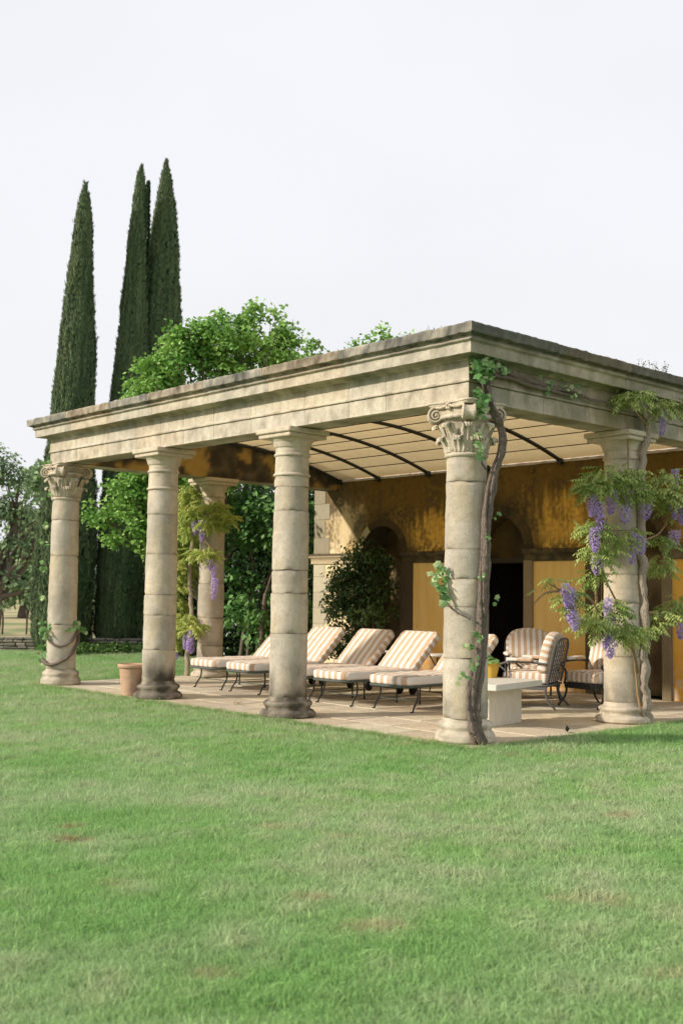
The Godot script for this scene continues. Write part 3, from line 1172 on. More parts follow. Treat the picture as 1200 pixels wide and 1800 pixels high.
	# string course at the springing: pale at the left end, black with mould further right
	for b in [[-0.55, 0.76, 1.0], [1.735, 3.19, 0.0], [4.305, 5.64, 0.0], [6.62, 8.22, 0.2]]:
		var sg := G.new()
		var x0: float = b[0]
		var x1: float = b[1]
		var pr := dense([Vector2(0.0, 1.885), Vector2(0.028, 1.89), Vector2(0.03, 1.93), Vector2(0.038, 1.96), Vector2(0.06, 1.99), Vector2(0.085, 2.005), Vector2(0.09, 2.045), Vector2(0.085, 2.06), Vector2(0.0, 2.075)], 0.006)
		sg.grid(maxi(8, int((x1 - x0) / 0.06)), pr.size() - 1, func(u: float, w: float) -> Array:
			var q: Vector2 = pr[roundi(w * (pr.size() - 1))]
			var px := lerpf(x0, x1, u)
			var n := n4.get_noise_2d(px, q.y)
			var c := Color(0.075, 0.06, 0.035).lerp(Color(0.20, 0.16, 0.08), clampf(0.2 + n, 0, 1))
			c = c.lerp(Color(0.62, 0.50, 0.33), b[2])
			if b[2] > 0.5 and q.y > 2.03:
				c = Color(0.12, 0.1, 0.07)
			return [Vector3(px, q.y, WALL + q.x + 0.003 * n), c, Vector2(u, w)])
		for xx in [x0, x1]:
			var ring := []
			for q in pr:
				ring.append(Vector3(xx, q.y, WALL + q.x))
			sg.poly(ring, Color(0.5, 0.4, 0.27) * maxf(0.2, b[2]))
		obj("string_course", sg, M.plaster, o)
	# toothed corner stones at the left end
	var y := 0.0
	var i := 0
	while y < 3.3:
		var h := rr(0.26, 0.34)
		if absf(y + h - 1.885) < 0.16:
			h = 1.882 - y
		if y > 1.8 and y < 2.07:
			y = 2.08
		var w := 0.42 if i % 2 else 0.30
		h = minf(h, 3.34 - y)
		var q := G.new()
		var k := rr(0.85, 1.05)
		var c := Color(0.62, 0.555, 0.42) * k
		if y > 2.0:
			c = c.lerp(Color(0.16, 0.12, 0.07), clampf(0.25 + rr(-0.2, 0.3), 0, 0.8))
		q.box(Vector3(-0.5 + w * 0.5, y + h * 0.5, WALL - 0.085), Vector3(w, h - 0.003, 0.19), 0.004, c)
		obj("quoin", q, M.plaster, o)
		y += h
		i += 1
	# pale lime band under the canvas
	var band := G.new()
	band.grid(120, 4, func(u: float, w: float) -> Array:
		var px := lerpf(-0.1, 8.2, u)
		var py := lerpf(3.335 + 0.008 * n3.get_noise_2d(px * 3.0, 1.0), 3.46, w)
		var n := n4.get_noise_2d(px, py * 3.0)
		return [Vector3(px, py, WALL + 0.018 + 0.006 * n), Color(0.74, 0.65, 0.58).lerp(Color(0.40, 0.31, 0.25), clampf(0.15 + 1.2 * n, 0, 1)), Vector2(u, w)])
	obj("plaster_band", band, M.plaster, o)
	# old iron cleat and pale drip stain are part of the plaster; a thin lead pipe stub
	var cl := G.new()
	cl.tube([Vector3(4.45, 3.24, WALL + 0.02), Vector3(4.45, 3.20, WALL + 0.035)], [0.022, 0.015], 7, Color(0.22, 0.16, 0.07))
	obj("wall_hook", cl, M.plaster, o)


# ---------------------------------------------------------------- furniture

var crease := 0.0


# padded slab: outline in the xy plane (counter-clockwise), thickness along z from 0 (back) to th (front)
func pad(outline: Array, th: float, pitch: float, b: Basis, at: Vector3, offset := 0.0, wrapped := false) -> G:
	var g := G.new()
	var n := outline.size()
	var mid := Vector2.ZERO
	for q in outline:
		mid += q
	mid /= n
	var run := [0.0]
	for i in n:
		run.append(run[i] + (outline[(i + 1) % n] as Vector2).distance_to(outline[i]))
	var inset := func(i: int, d: float) -> Vector2:
		var q: Vector2 = outline[i % n]
		var pa: Vector2 = outline[(i + n - 1) % n]
		var pb: Vector2 = outline[(i + 1) % n]
		var t: Vector2 = (pb - pa).normalized()
		return q + Vector2(-t.y, t.x) * d
	var e := th * 0.22
	# edge: boxing with piping
	var rows := [[e, 0.0], [e * 0.3, e * 0.25], [0.0, e * 0.9], [-0.004, th * 0.5], [0.0, th - e * 0.9], [e * 0.3, th - e * 0.25], [e, th]]
	g.grid(n, rows.size() - 1, func(u: float, w: float) -> Array:
		var i := roundi(u * n)
		var rw: Array = rows[roundi(w * (rows.size() - 1))]
		var q: Vector2 = inset.call(i, rw[0])
		return [at + b * Vector3(q.x, q.y, rw[1]), Color.WHITE, Vector2((q.x + offset) / pitch if wrapped else run[i] / pitch, w)])
	for face in [0, 1]:
		var ks := [1.0, 0.97, 0.9, 0.75, 0.5, 0.25, 0.0]
		g.grid(n, ks.size() - 1, func(u: float, w: float) -> Array:
			var i := roundi(u * n)
			if face == 0:
				i = n - i
			var k: float = ks[roundi(w * (ks.size() - 1))]
			var q: Vector2 = mid + (inset.call(i, e) - mid) * k
			var dome := 0.16 * th * (1.0 - pow(k, 5.0)) + 0.010 * n3.get_noise_2d(q.x * 5.0 + crease, q.y * 5.0) + 0.004 * n4.get_noise_2d(q.x * 2.0 + crease, q.y * 1.2)
			return [at + b * Vector3(q.x, q.y, th + dome if face == 1 else -dome), Color.WHITE, Vector2((q.x + offset) / pitch, q.y)])
	return g


func round_rect(w: float, h: float, r0: float, r1: float, per := 6) -> Array:   # centred; r0 the lower corners, r1 the upper ones
	var out := []
	for k in [[1, -1, r0, -PI / 2], [1, 1, r1, 0.0], [-1, 1, r1, PI / 2], [-1, -1, r0, PI]]:
		var r: float = k[2]
		for i in per + 1:
			var a: float = k[3] + PI / 2 * i / per
			out.append(Vector2(k[0] * (w / 2 - r) + r * cos(a), k[1] * (h / 2 - r) + r * sin(a)))
	var full := []
	for i in out.size():
		var a: Vector2 = out[i]
		var b: Vector2 = out[(i + 1) % out.size()]
		var m := maxi(1, int(a.distance_to(b) / 0.04))
		for j in m:
			full.append(a.lerp(b, float(j) / m))
	return full


func lounger() -> Node3D:
	var o := thing("sun_lounger", "", "sun lounger")
	crease += 7.7
	# seat: foot at +z
	var flat := Basis(Vector3.RIGHT, Vector3.FORWARD, Vector3.UP)
	obj("seat_cushion", pad(round_rect(0.66, 1.24, 0.13, 0.04), 0.10, 0.11, flat, Vector3(0, 0.315, 0.20), 0.0, true), M.cushion, o)
	var tilt := Basis(Vector3.RIGHT, -0.80)
	var up: Vector3 = tilt * Vector3.UP
	var out: Vector3 = tilt * Vector3.BACK
	obj("back_cushion", pad(round_rect(0.66, 0.72, 0.04, 0.07), 0.10, 0.11, tilt, Vector3(0, 0.36, -0.36) + up * 0.35 - out * 0.05), M.cushion, o)
	var f := G.new()
	var rim := []
	for q in round_rect(0.64, 1.24, 0.14, 0.03):
		rim.append(Vector3(q.x, 0.30, 0.20 - q.y))
	rim.append(rim[0])
	f.tube(rim, [0.016], 7)
	for i in 7:
		var z := lerpf(0.7, -0.35, i / 6.0)
		f.box(Vector3(0, 0.304, z), Vector3(0.60, 0.006, 0.03), 0.002)
	obj("frame", f, M.iron_green, o)
	var r := G.new()
	for s in [-1.0, 1.0]:
		r.tube([Vector3(s * 0.31, 0.295, -0.30), Vector3(s * 0.31, 0.285, -0.85), Vector3(s * 0.30, 0.20, -0.98), Vector3(s * 0.30, 0.075, -1.0)], [0.012], 6)
	r.tube([Vector3(-0.30, 0.075, -1.0), Vector3(0.30, 0.075, -1.0)], [0.008], 6)
	obj("rear_rail", r, M.iron, o)
	for s in [-1.0, 1.0]:
		var w := G.new()
		for ring in [[0.055, 0.045], [0.07, 0.03]]:
			w.grid(20, 4, func(u: float, k: float) -> Array:
				var x: float = (k - 0.5) * ring[1] + s * 0.30
				var rad: float = ring[0] * (1.0 - 0.12 * pow(absf(k - 0.5) * 2.0, 4.0))
				return [Vector3(x, 0.072 + rad * sin(u * TAU), -1.0 + rad * cos(u * TAU)), Color.WHITE, Vector2(u, k)])
			for side in [-1.0, 1.0]:
				var pts := []
				for i in 20:
					var a: float = TAU * i / 20.0 * side
					pts.append(Vector3(s * 0.30 + side * ring[1] * 0.5, 0.072 + ring[0] * 0.88 * cos(a), -1.0 + ring[0] * 0.88 * sin(a)))
				w.poly(pts)
		obj("wheel", w, M.rubber, o)
	for s in [-1.0, 1.0]:
		var g := G.new()
		g.tube(curve([Vector3(s * 0.30, 0.30, 0.60), Vector3(s * 0.305, 0.22, 0.585), Vector3(s * 0.31, 0.14, 0.60), Vector3(s * 0.315, 0.06, 0.66), Vector3(s * 0.315, 0.012, 0.68), Vector3(s * 0.315, 0.006, 0.715)]), [0.011], 7)
		obj("leg", g, M.iron, o)
		var h := G.new()
		h.tube([Vector3(s * 0.30, 0.30, -0.10), Vector3(s * 0.30, 0.01, -0.10)], [0.011], 7)
		h.tube([Vector3(s * 0.30, 0.012, -0.10), Vector3(s * 0.30, 0.0, -0.10)], [0.016], 7)
		obj("leg", h, M.iron, o)
		var st := G.new()
		st.tube([Vector3(s * 0.29, 0.64, -0.66), Vector3(s * 0.29, 0.285, -0.93)], [0.008], 6)
		st.tube([Vector3(s * 0.30, 0.30, -0.36), Vector3(s * 0.30, 0.30, -0.36) + up * 0.69 - out * 0.0], [0.011], 6)
		obj("back_strut", st, M.iron, o)
	var sb := G.new()
	sb.tube([Vector3(-0.305, 0.13, 0.60), Vector3(0.305, 0.13, 0.60)], [0.006], 6)
	for s in [-1.0, 1.0]:
		sb.tube([Vector3(s * 0.30, 0.125, 0.60), Vector3(s * 0.30, 0.125, -0.10)], [0.006], 6)
	obj("stretcher", sb, M.iron_green, o)
	return o


func armchair(frame: Material) -> Node3D:
	var o := thing("garden_armchair", "", "armchair")
	var flat := Basis(Vector3.RIGHT, Vector3.FORWARD, Vector3.UP)
	obj("seat_cushion", pad(round_rect(0.58, 0.58, 0.08, 0.04), 0.13, 0.082, flat, Vector3(0, 0.30, 0.02), 0.02), M.cushion, o)
	var tilt := Basis(Vector3.RIGHT, -0.22)
	var up: Vector3 = tilt * Vector3.UP
	var out: Vector3 = tilt * Vector3.BACK
	# arched back cushion
	var arch := []
	for q in round_rect(0.62, 0.43, 0.04, 0.13, 8):
		arch.append(Vector2(q.x, q.y + (0.07 * (1.0 - pow(q.x / 0.30, 2.0)) if q.y > 0.0 else 0.0) * clampf(q.y / 0.2, 0, 1)))
	obj("back_cushion", pad(arch, 0.12, 0.082, tilt, Vector3(0, 0.42, -0.25) + up * 0.215, 0.02), M.cushion, o)
	# iron back: arched rim with lattice
	var c0 := Vector3(0, 0.40, -0.275)
	var rim := G.new()
	var pts := [c0 + Vector3(-0.31, -0.10, 0)]
	for i in 19:
		var a := PI * (1.0 - i / 18.0)
		pts.append(c0 + Vector3.RIGHT * (0.31 * signf(cos(a)) * pow(absf(cos(a)), 0.55)) + up * (0.28 + 0.18 * pow(sin(a), 0.8)) - out * 0.02)
	pts.append(c0 + Vector3(0.31, -0.10, 0))
	rim.tube(pts, [0.014], 7)
	obj("back_frame", rim, frame, o)
	for i in 6:
		var x := lerpf(-0.22, 0.22, i / 5.0)
		var b := G.new()
		b.tube([c0 + Vector3(x, -0.08, 0), c0 + Vector3(x, 0, 0) + up * (0.45 - 0.9 * x * x) - out * 0.015], [0.006], 5)
		obj("back_bar", b, frame, o)
	for i in 7:
		var y := lerpf(0.02, 0.36, i / 6.0)
		var b := G.new()
		b.tube([c0 + Vector3(-0.30, 0, 0) + up * y - out * 0.022, c0 + Vector3(0.30, 0, 0) + up * y - out * 0.022], [0.0055], 5)
		obj("back_bar", b, frame, o)
	var f := G.new()
	var ring := []
	for q in round_rect(0.62, 0.60, 0.05, 0.05):
		ring.append(Vector3(q.x, 0.28, 0.01 - q.y))
	ring.append(ring[0])
	f.tube(ring, [0.014], 7)
	f.box(Vector3(0, 0.285, 0.01), Vector3(0.58, 0.012, 0.56), 0.003)
	f.box(Vector3(0, 0.25, 0.305), Vector3(0.56, 0.05, 0.012), 0.003)
	f.box(Vector3(0.305, 0.25, 0.0), Vector3(0.012, 0.05, 0.54), 0.003)
	f.box(Vector3(-0.305, 0.25, 0.0), Vector3(0.012, 0.05, 0.54), 0.003)
	obj("seat_frame", f, frame, o)
	for s in [-1.0, 1.0]:
		var a := G.new()
		a.tube(curve([c0 + Vector3(s * 0.32, 0.14, 0.0), Vector3(s * 0.33, 0.56, -0.05), Vector3(s * 0.33, 0.555, 0.18), Vector3(s * 0.33, 0.53, 0.29), Vector3(s * 0.33, 0.50, 0.31), Vector3(s * 0.33, 0.44, 0.24), Vector3(s * 0.32, 0.36, 0.24), Vector3(s * 0.31, 0.28, 0.28)]), [0.014], 7)
		obj("arm", a, frame, o)
		var pd := pad(round_rect(0.075, 0.34, 0.03, 0.03, 4), 0.035, 0.6, flat, Vector3(s * 0.33, 0.57, 0.06), 0.1)
		obj("arm_pad", pd, M.cushion, o)
		var l := G.new()
		l.tube(curve([Vector3(s * 0.30, 0.28, 0.28), Vector3(s * 0.30, 0.20, 0.25), Vector3(s * 0.31, 0.10, 0.28), Vector3(s * 0.32, 0.03, 0.35), Vector3(s * 0.32, 0.012, 0.37)]), taper(25, 0.016, 0.012), 7)
		l.tube([Vector3(s * 0.32, 0.03, 0.365), Vector3(s * 0.32, 0.0, 0.37)], [0.018], 8)
		obj("leg", l, frame, o)
		var m := G.new()
		m.tube(curve([Vector3(s * 0.30, 0.28, -0.26), Vector3(s * 0.30, 0.18, -0.25), Vector3(s * 0.31, 0.08, -0.30), Vector3(s * 0.32, 0.0, -0.38)]), taper(19, 0.016, 0.012), 7)
		obj("leg", m, frame, o)
	return o


func side_table(label: String, at: Vector3) -> void:
	var o := thing("side_table", label, "side table", at, 0.0, "side tables behind the loungers")
	var g := G.new()
	g.lathe(dense([Vector2(0.0, 0.50), Vector2(0.20, 0.50), Vector2(0.215, 0.506), Vector2(0.215, 0.522), Vector2(0.205, 0.53), Vector2(0.0, 0.53)], 0.003), 28)
	obj("table_top", g, M.white_paint, o)
	for k in 3:
		var a := TAU * k / 3.0 + 0.4
		var l := G.new()
		l.tube(curve([Vector3(cos(a) * 0.05, 0.50, sin(a) * 0.05), Vector3(cos(a) * 0.09, 0.3, sin(a) * 0.09), Vector3(cos(a) * 0.17, 0.0, sin(a) * 0.17)]), [0.009], 6)
		obj("leg", l, M.iron, o)


func build_furniture() -> void:
	var lg := "sun loungers in a row on the terrace"
	var rows := [[1.84, -1.98, 0.0, "striped cushion lounger at the far left of the row, nearest the wisteria column"],
		[2.68, -1.98, 0.006, "striped cushion lounger second from the left, half hidden by a plain column"],
		[3.69, -1.96, 0.012, "striped cushion lounger before the leafy climber, foot hidden by a plain column"],
		[4.49, -1.98, -0.012, "striped cushion lounger fully in view between the plain column and the vine column"],
		[5.43, -2.04, 0.004, "striped cushion lounger nearest the white stone table, its head hidden by the vine column"]]
	for q in rows:
		var a := lounger()
		tag(a, q[3], "sun lounger", lg)
		a.position = Vector3(q[0], 0, q[1])
		a.rotation.y = q[2]
	var ag := "garden armchairs round the white table"
	var c := armchair(M.iron)
	tag(c, "striped armchair facing the lawn in front of the dark doorway", "armchair", ag)
	c.position = Vector3(5.36, 0, -4.08)
	c.rotation.y = 0.80
	var d := armchair(M.iron_grey)
	d.set_meta("group", ag)
	d.set_meta("label", "striped armchair seen from behind its iron lattice back, beside the white table")
	d.position = Vector3(6.05, 0, -3.20)
	d.rotation.y = -1.20
	dup(c, "striped armchair half hidden behind the wisteria column", Vector3(6.57, 0, -3.86), -0.12, ag)

	var t := thing("stone_table", "low white stone table with thick slab top behind the vine column", "table", Vector3(7.035, 0, -1.27), 0.17)
	var g := G.new()
	g.box(Vector3(0, 0.43, 0), Vector3(0.60, 0.062, 1.0), 0.006)
	obj("table_top", g, M.white_stone, t)
	g = G.new()
	g.box(Vector3(-0.06, 0.20, -0.02), Vector3(0.36, 0.40, 0.70), 0.006, Color(0.97, 0.93, 0.84))
	obj("pedestal", g, M.white_stone, t)

	var yp := thing("yellow_pot", "small yellow glazed flower pot with a leafy plant on the white table", "flower pot", Vector3(6.72, 0.461, -1.58))
	g = G.new()
	g.lathe(dense([Vector2(0.0, 0.0), Vector2(0.062, 0.0), Vector2(0.066, 0.01), Vector2(0.094, 0.135), Vector2(0.108, 0.14), Vector2(0.110, 0.165), Vector2(0.100, 0.168), Vector2(0.094, 0.15), Vector2(0.0, 0.145)], 0.004), 28)
	obj("pot", g, M.yellow_glaze, yp)
	var lm := grape_leaf(0.05)
	for i in 16:
		var q := rnd_dir()
		q.y = absf(q.y) + 0.3
		var o := put("leaf", lm, leaf_tones[i % 3], yp, Vector3(0, 0.15, 0) + q.normalized() * Vector3(0.09, 0.10, 0.09))
		o.basis = facing((q + Vector3.UP).normalized(), rr(0, TAU)) * Basis.from_scale(Vector3.ONE * rr(0.7, 1.1))

	var tp := thing("terracotta_pot", "large empty terracotta pot standing on the terrace edge between the two left columns", "flower pot", Vector3(2.13, 0.0, 0.14))
	g = G.new()
	g.lathe(dense([Vector2(0.0, 0.0), Vector2(0.115, 0.0), Vector2(0.122, 0.008), Vector2(0.128, 0.06), Vector2(0.148, 0.25), Vector2(0.152, 0.256), Vector2(0.150, 0.265), Vector2(0.162, 0.358), Vector2(0.172, 0.362), Vector2(0.182, 0.375), Vector2(0.184, 0.398), Vector2(0.176, 0.412), Vector2(0.160, 0.415), Vector2(0.150, 0.40), Vector2(0.13, 0.12), Vector2(0.0, 0.10)], 0.004), 40, func(th: float, y: float, r: float) -> float:
		return r * (1.0 + 0.012 * n3.get_noise_3d(cos(th), y * 3.0, sin(th))), func(p: Vector3) -> Color:
		return Color(1.05, 1.0, 0.95).lerp(Color(1.25, 1.3, 1.35), clampf(0.2 + n3.get_noise_3dv(p * 6.0), 0, 0.7)))
	obj("pot", g, M.terracotta, tp)

	side_table("small round white topped table between the two left lounger backs in front of the climber", Vector3(3.12, 0, -3.62))
	side_table("small round white topped table just left of the vine column", Vector3(4.06, 0, -3.72))
	var fl := thing("fallen_leaf", "dark curled leaf lying at the terrace edge left of the wisteria column", "leaf", Vector3(7.98, 0.004, -1.25))
	g = G.new()
	add_leaf(g, Vector3(0, 0.01, 0), Vector3(0.1, 0.9, 0.2).normalized(), Vector3(0.9, 0, 0.5), 0.075, 0.05, Color(0.04, 0.045, 0.03))
	add_leaf(g, Vector3(0, 0.005, 0), Vector3(0.6, 0.2, -0.6).normalized(), Vector3.UP, 0.08, 0.05, Color(0.05, 0.05, 0.035))
	obj("blade", g, M.leaf, fl)
	# bits of fallen twig on the paving
	var tw := thing("fallen_twig", "dark fallen twig with dry leaves lying on the paving between the left columns", "twig", Vector3(3.75, 0.003, -0.35))
	g = G.new()
	for i in 7:
		var s := Vector3(rr(-0.16, 0.16), 0.008, rr(-0.05, 0.05))
		g.tube([s, s + Vector3(rr(-0.08, 0.08), rr(0, 0.03), rr(-0.04, 0.04))], [0.004, 0.002], 4)
	obj("stems", g, M.twig, tw)


# ---------------------------------------------------------------- foliage helpers

func add_leaf(g: G, at: Vector3, along: Vector3, up: Vector3, l: float, w: float, col := Color.WHITE) -> void:
	var side := along.cross(up).normalized() * w * 0.5
	var n := side.cross(along).normalized()
	var a := g.p(at, col)
	var m := g.p(at + along * l * 0.5 - n * w * 0.12, col)
	var b := g.p(at + along * l * 0.42 + side, col)
	var c := g.p(at + along * l * 0.42 - side, col)
	var e := g.p(at + along * l - n * l * 0.12, col)
	g.tri(a, b, m)
	g.tri(b, e, m)
	g.tri(a, m, c)
	g.tri(m, e, c)


func spray(n: int, l: float, w: float, reach: float, droop := 0.3) -> ArrayMesh:
	var g := G.new()
	for i in n:
		var d := rnd_dir()
		var at := d * reach * rr(0.25, 1.0)
		at.y *= 0.6
		var along := (Vector3(d.x, 0, d.z) + rnd_dir() * 0.6 - Vector3.UP * droop).normalized()
		var up := (Vector3.UP + rnd_dir() * 0.7).normalized()
		var k := rr(0.75, 1.25)
		add_leaf(g, at, along, up, l * rr(0.7, 1.2), w * rr(0.8, 1.2), Color(k, k, k * rr(0.8, 1.1)))
	return g.mesh()


# fills blobs [centre, radius] with sprays
func foliage(blobs: Array, per_m3: float, c0: Color, c1: Color, size := 1.0, flat := 0.75, hollow := 0.55, gap := -0.22) -> Array:
	var forms := []
	var cols := []
	for b in blobs:
		var r: float = b[1]
		var n := int(per_m3 * 4.19 * r * r * r * flat)
		var lump := rr(-0.2, 0.2)
		for i in n:
			var d := rnd_dir()
			var q := pow(rng.randf(), hollow)
			var at: Vector3 = b[0] + d * r * q * Vector3(1, flat, 1) * (1.0 + 0.35 * n3.get_noise_3dv(b[0] + d * 1.6))
			if n3.get_noise_3dv(at * 1.5) < gap:
				continue
			forms.append(Transform3D(facing((d * 0.5 + Vector3.UP + rnd_dir() * 0.5).normalized(), rr(0, TAU)).scaled(Vector3.ONE * size * rr(0.7, 1.3)), at))
			var t := clampf(0.5 + lump + 0.9 * n3.get_noise_3dv(at * 0.9 + Vector3(50, 0, 0)) + rr(-0.3, 0.3), 0, 1)
			cols.append(c0.lerp(c1, t))
	return [forms, cols]


func limb(g: G, a: Vector3, b: Vector3, r0: float, r1: float, bend := 0.12) -> void:
	var m := a.lerp(b, 0.5) + rnd_dir() * a.distance_to(b) * bend
	var pts := curve([a, m, b], 6)
	g.tube(pts, taper(pts.size(), r0, r1), 8)


func bark_wob(th: float, s: float) -> float:
	return 1.0 + 0.12 * sin(3.0 * th + s * 5.0) + 0.07 * sin(7.0 * th - s * 11.0)


func tree(called: String, label: String, category: String, foot: Vector3, blobs: Array, per: float, leaf: Mesh, c0: Color, c1: Color, trunk_r: float, size := 1.0, group := "", stems := 1, limbs := 999) -> Node3D:
	var o := thing(called, label, category, foot, 0.0, group)
	var g := G.new()
	var rel := []
	for b in blobs:
		rel.append([b[0] - foot, b[1]])
	for s in stems:
		var base := Vector3.ZERO if stems == 1 else Vector3(rr(-0.5, 0.5), 0, rr(-0.5, 0.5))
		var fork: Vector3 = base + Vector3(rr(-0.1, 0.1), rr(0.9, 1.5), rr(-0.1, 0.1))
		limb(g, base, fork, trunk_r * 1.3, trunk_r, 0.05)
		for k in mini(rel.size(), limbs):
			if stems > 1 and k % stems != s:
				continue
			limb(g, fork, rel[k][0], trunk_r * 0.6, trunk_r * 0.12)
			for j in 3:
				limb(g, (fork as Vector3).lerp(rel[k][0], rr(0.5, 0.9)), rel[k][0] + rnd_dir() * rel[k][1] * 0.9, trunk_r * 0.2, trunk_r * 0.05)
	obj("trunk", g, M.bark, o)
	var f := foliage(rel, per, c0, c1, size)
	scatter("crown", leaf, M.leaf, f[0], f[1], o)
	return o


func cypress(label: String, foot: Vector3, h: float, prof: Array, lean: Vector3, tuft: Mesh, group: String, second := false) -> void:
	var o := thing("cypress_tree", label, "cypress", foot, 0.0, group)
	var trunk := G.new()
	trunk.tube([Vector3.ZERO, Vector3(0, h * 0.5, 0), Vector3(lean.x, h * 0.95, lean.z)], [0.16, 0.1, 0.02], 8)
	obj("trunk", trunk, M.bark, o)
	var rad := func(f: float) -> float:
		for i in prof.size() - 1:
			if f <= prof[i + 1][0]:
				return lerpf(prof[i][1], prof[i + 1][1], (f - prof[i][0]) / (prof[i + 1][0] - prof[i][0]))
		return 0.0
	var sd := foot.x * 13.0
	var lump := func(f: float, th: float) -> float:
		return 1.0 + 0.16 * n3.get_noise_3d(cos(th) * 1.1 + sd, f * h * 0.35, sin(th) * 1.1) + 0.10 * n3.get_noise_3d(cos(th) * 2.5, f * h * 1.2 + sd, sin(th) * 2.5) + 0.09 * n3.get_noise_3d(cos(th) * 5.5, f * h * 0.5 + sd, sin(th) * 5.5)
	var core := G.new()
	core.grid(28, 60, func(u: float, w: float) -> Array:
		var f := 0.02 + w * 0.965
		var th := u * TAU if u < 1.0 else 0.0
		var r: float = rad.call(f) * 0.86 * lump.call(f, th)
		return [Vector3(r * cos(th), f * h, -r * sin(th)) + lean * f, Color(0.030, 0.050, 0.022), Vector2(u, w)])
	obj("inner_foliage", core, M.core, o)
	var forms := []
	var cols := []
	var n := 30000
	while forms.size() < n:
		var f := rng.randf()
		var rmax: float = rad.call(f)
		if rng.randf() > rmax / 0.75:
			continue
		var th := rr(0, TAU)
		var r: float = rmax * lump.call(f, th) * rr(0.9, 1.0)
		var d := Vector3(cos(th), 0, -sin(th))
		if rng.randf() < 0.003:
			r += 0.05
		var yy := (Vector3.UP + d * rr(0.05, 0.35) + rnd_dir() * 0.22).normalized()
		var xx := yy.cross(d + rnd_dir() * 0.3).normalized()
		var b := Basis(xx, yy, xx.cross(yy)).scaled(Vector3.ONE * rr(0.65, 1.25))
		forms.append(Transform3D(b, d * r + Vector3(0, f * h - 0.08, 0) + lean * f))
		var t := clampf(0.5 + 1.0 * n3.get_noise_3d(cos(th) * 4.2 + sd, f * h * 0.6, sin(th) * 4.2) + rr(-0.35, 0.35), 0, 1)
		cols.append(Color(0.075, 0.125, 0.058).lerp(Color(0.175, 0.23, 0.11), t))
	if second:
		for i in 1600:
			var f := rr(0.6, 1.0)
			var r := 0.17 * sqrt((1.0 - f) / 0.4) * rr(0.7, 1.0)
			var th := rr(0, TAU)
			forms.append(Transform3D(facing((Vector3.UP + rnd_dir() * 0.25).normalized(), th).scaled(Vector3.ONE * rr(0.6, 1.1)), Vector3(0.13 + r * cos(th), f * (h - 0.5), -0.13 + r * sin(th)) + lean * f))
			cols.append(Color(0.045, 0.08, 0.03))
	scatter("crown", tuft, M.needle, forms, cols, o)


func plumes(bl: Array) -> Array:      # upright shoots that break the outline of a crown
	var out := bl.duplicate()
	for b in bl:
		for i in 5:
			var d := rnd_dir()
			d.y = absf(d.y) * 0.9 - 0.1
			var r: float = b[1]
			out.append([b[0] + d * r * 0.85, r * rr(0.2, 0.34)])
			out.append([b[0] + d * r * 0.95 + Vector3.UP * r * 0.25, r * rr(0.12, 0.2)])
	return out


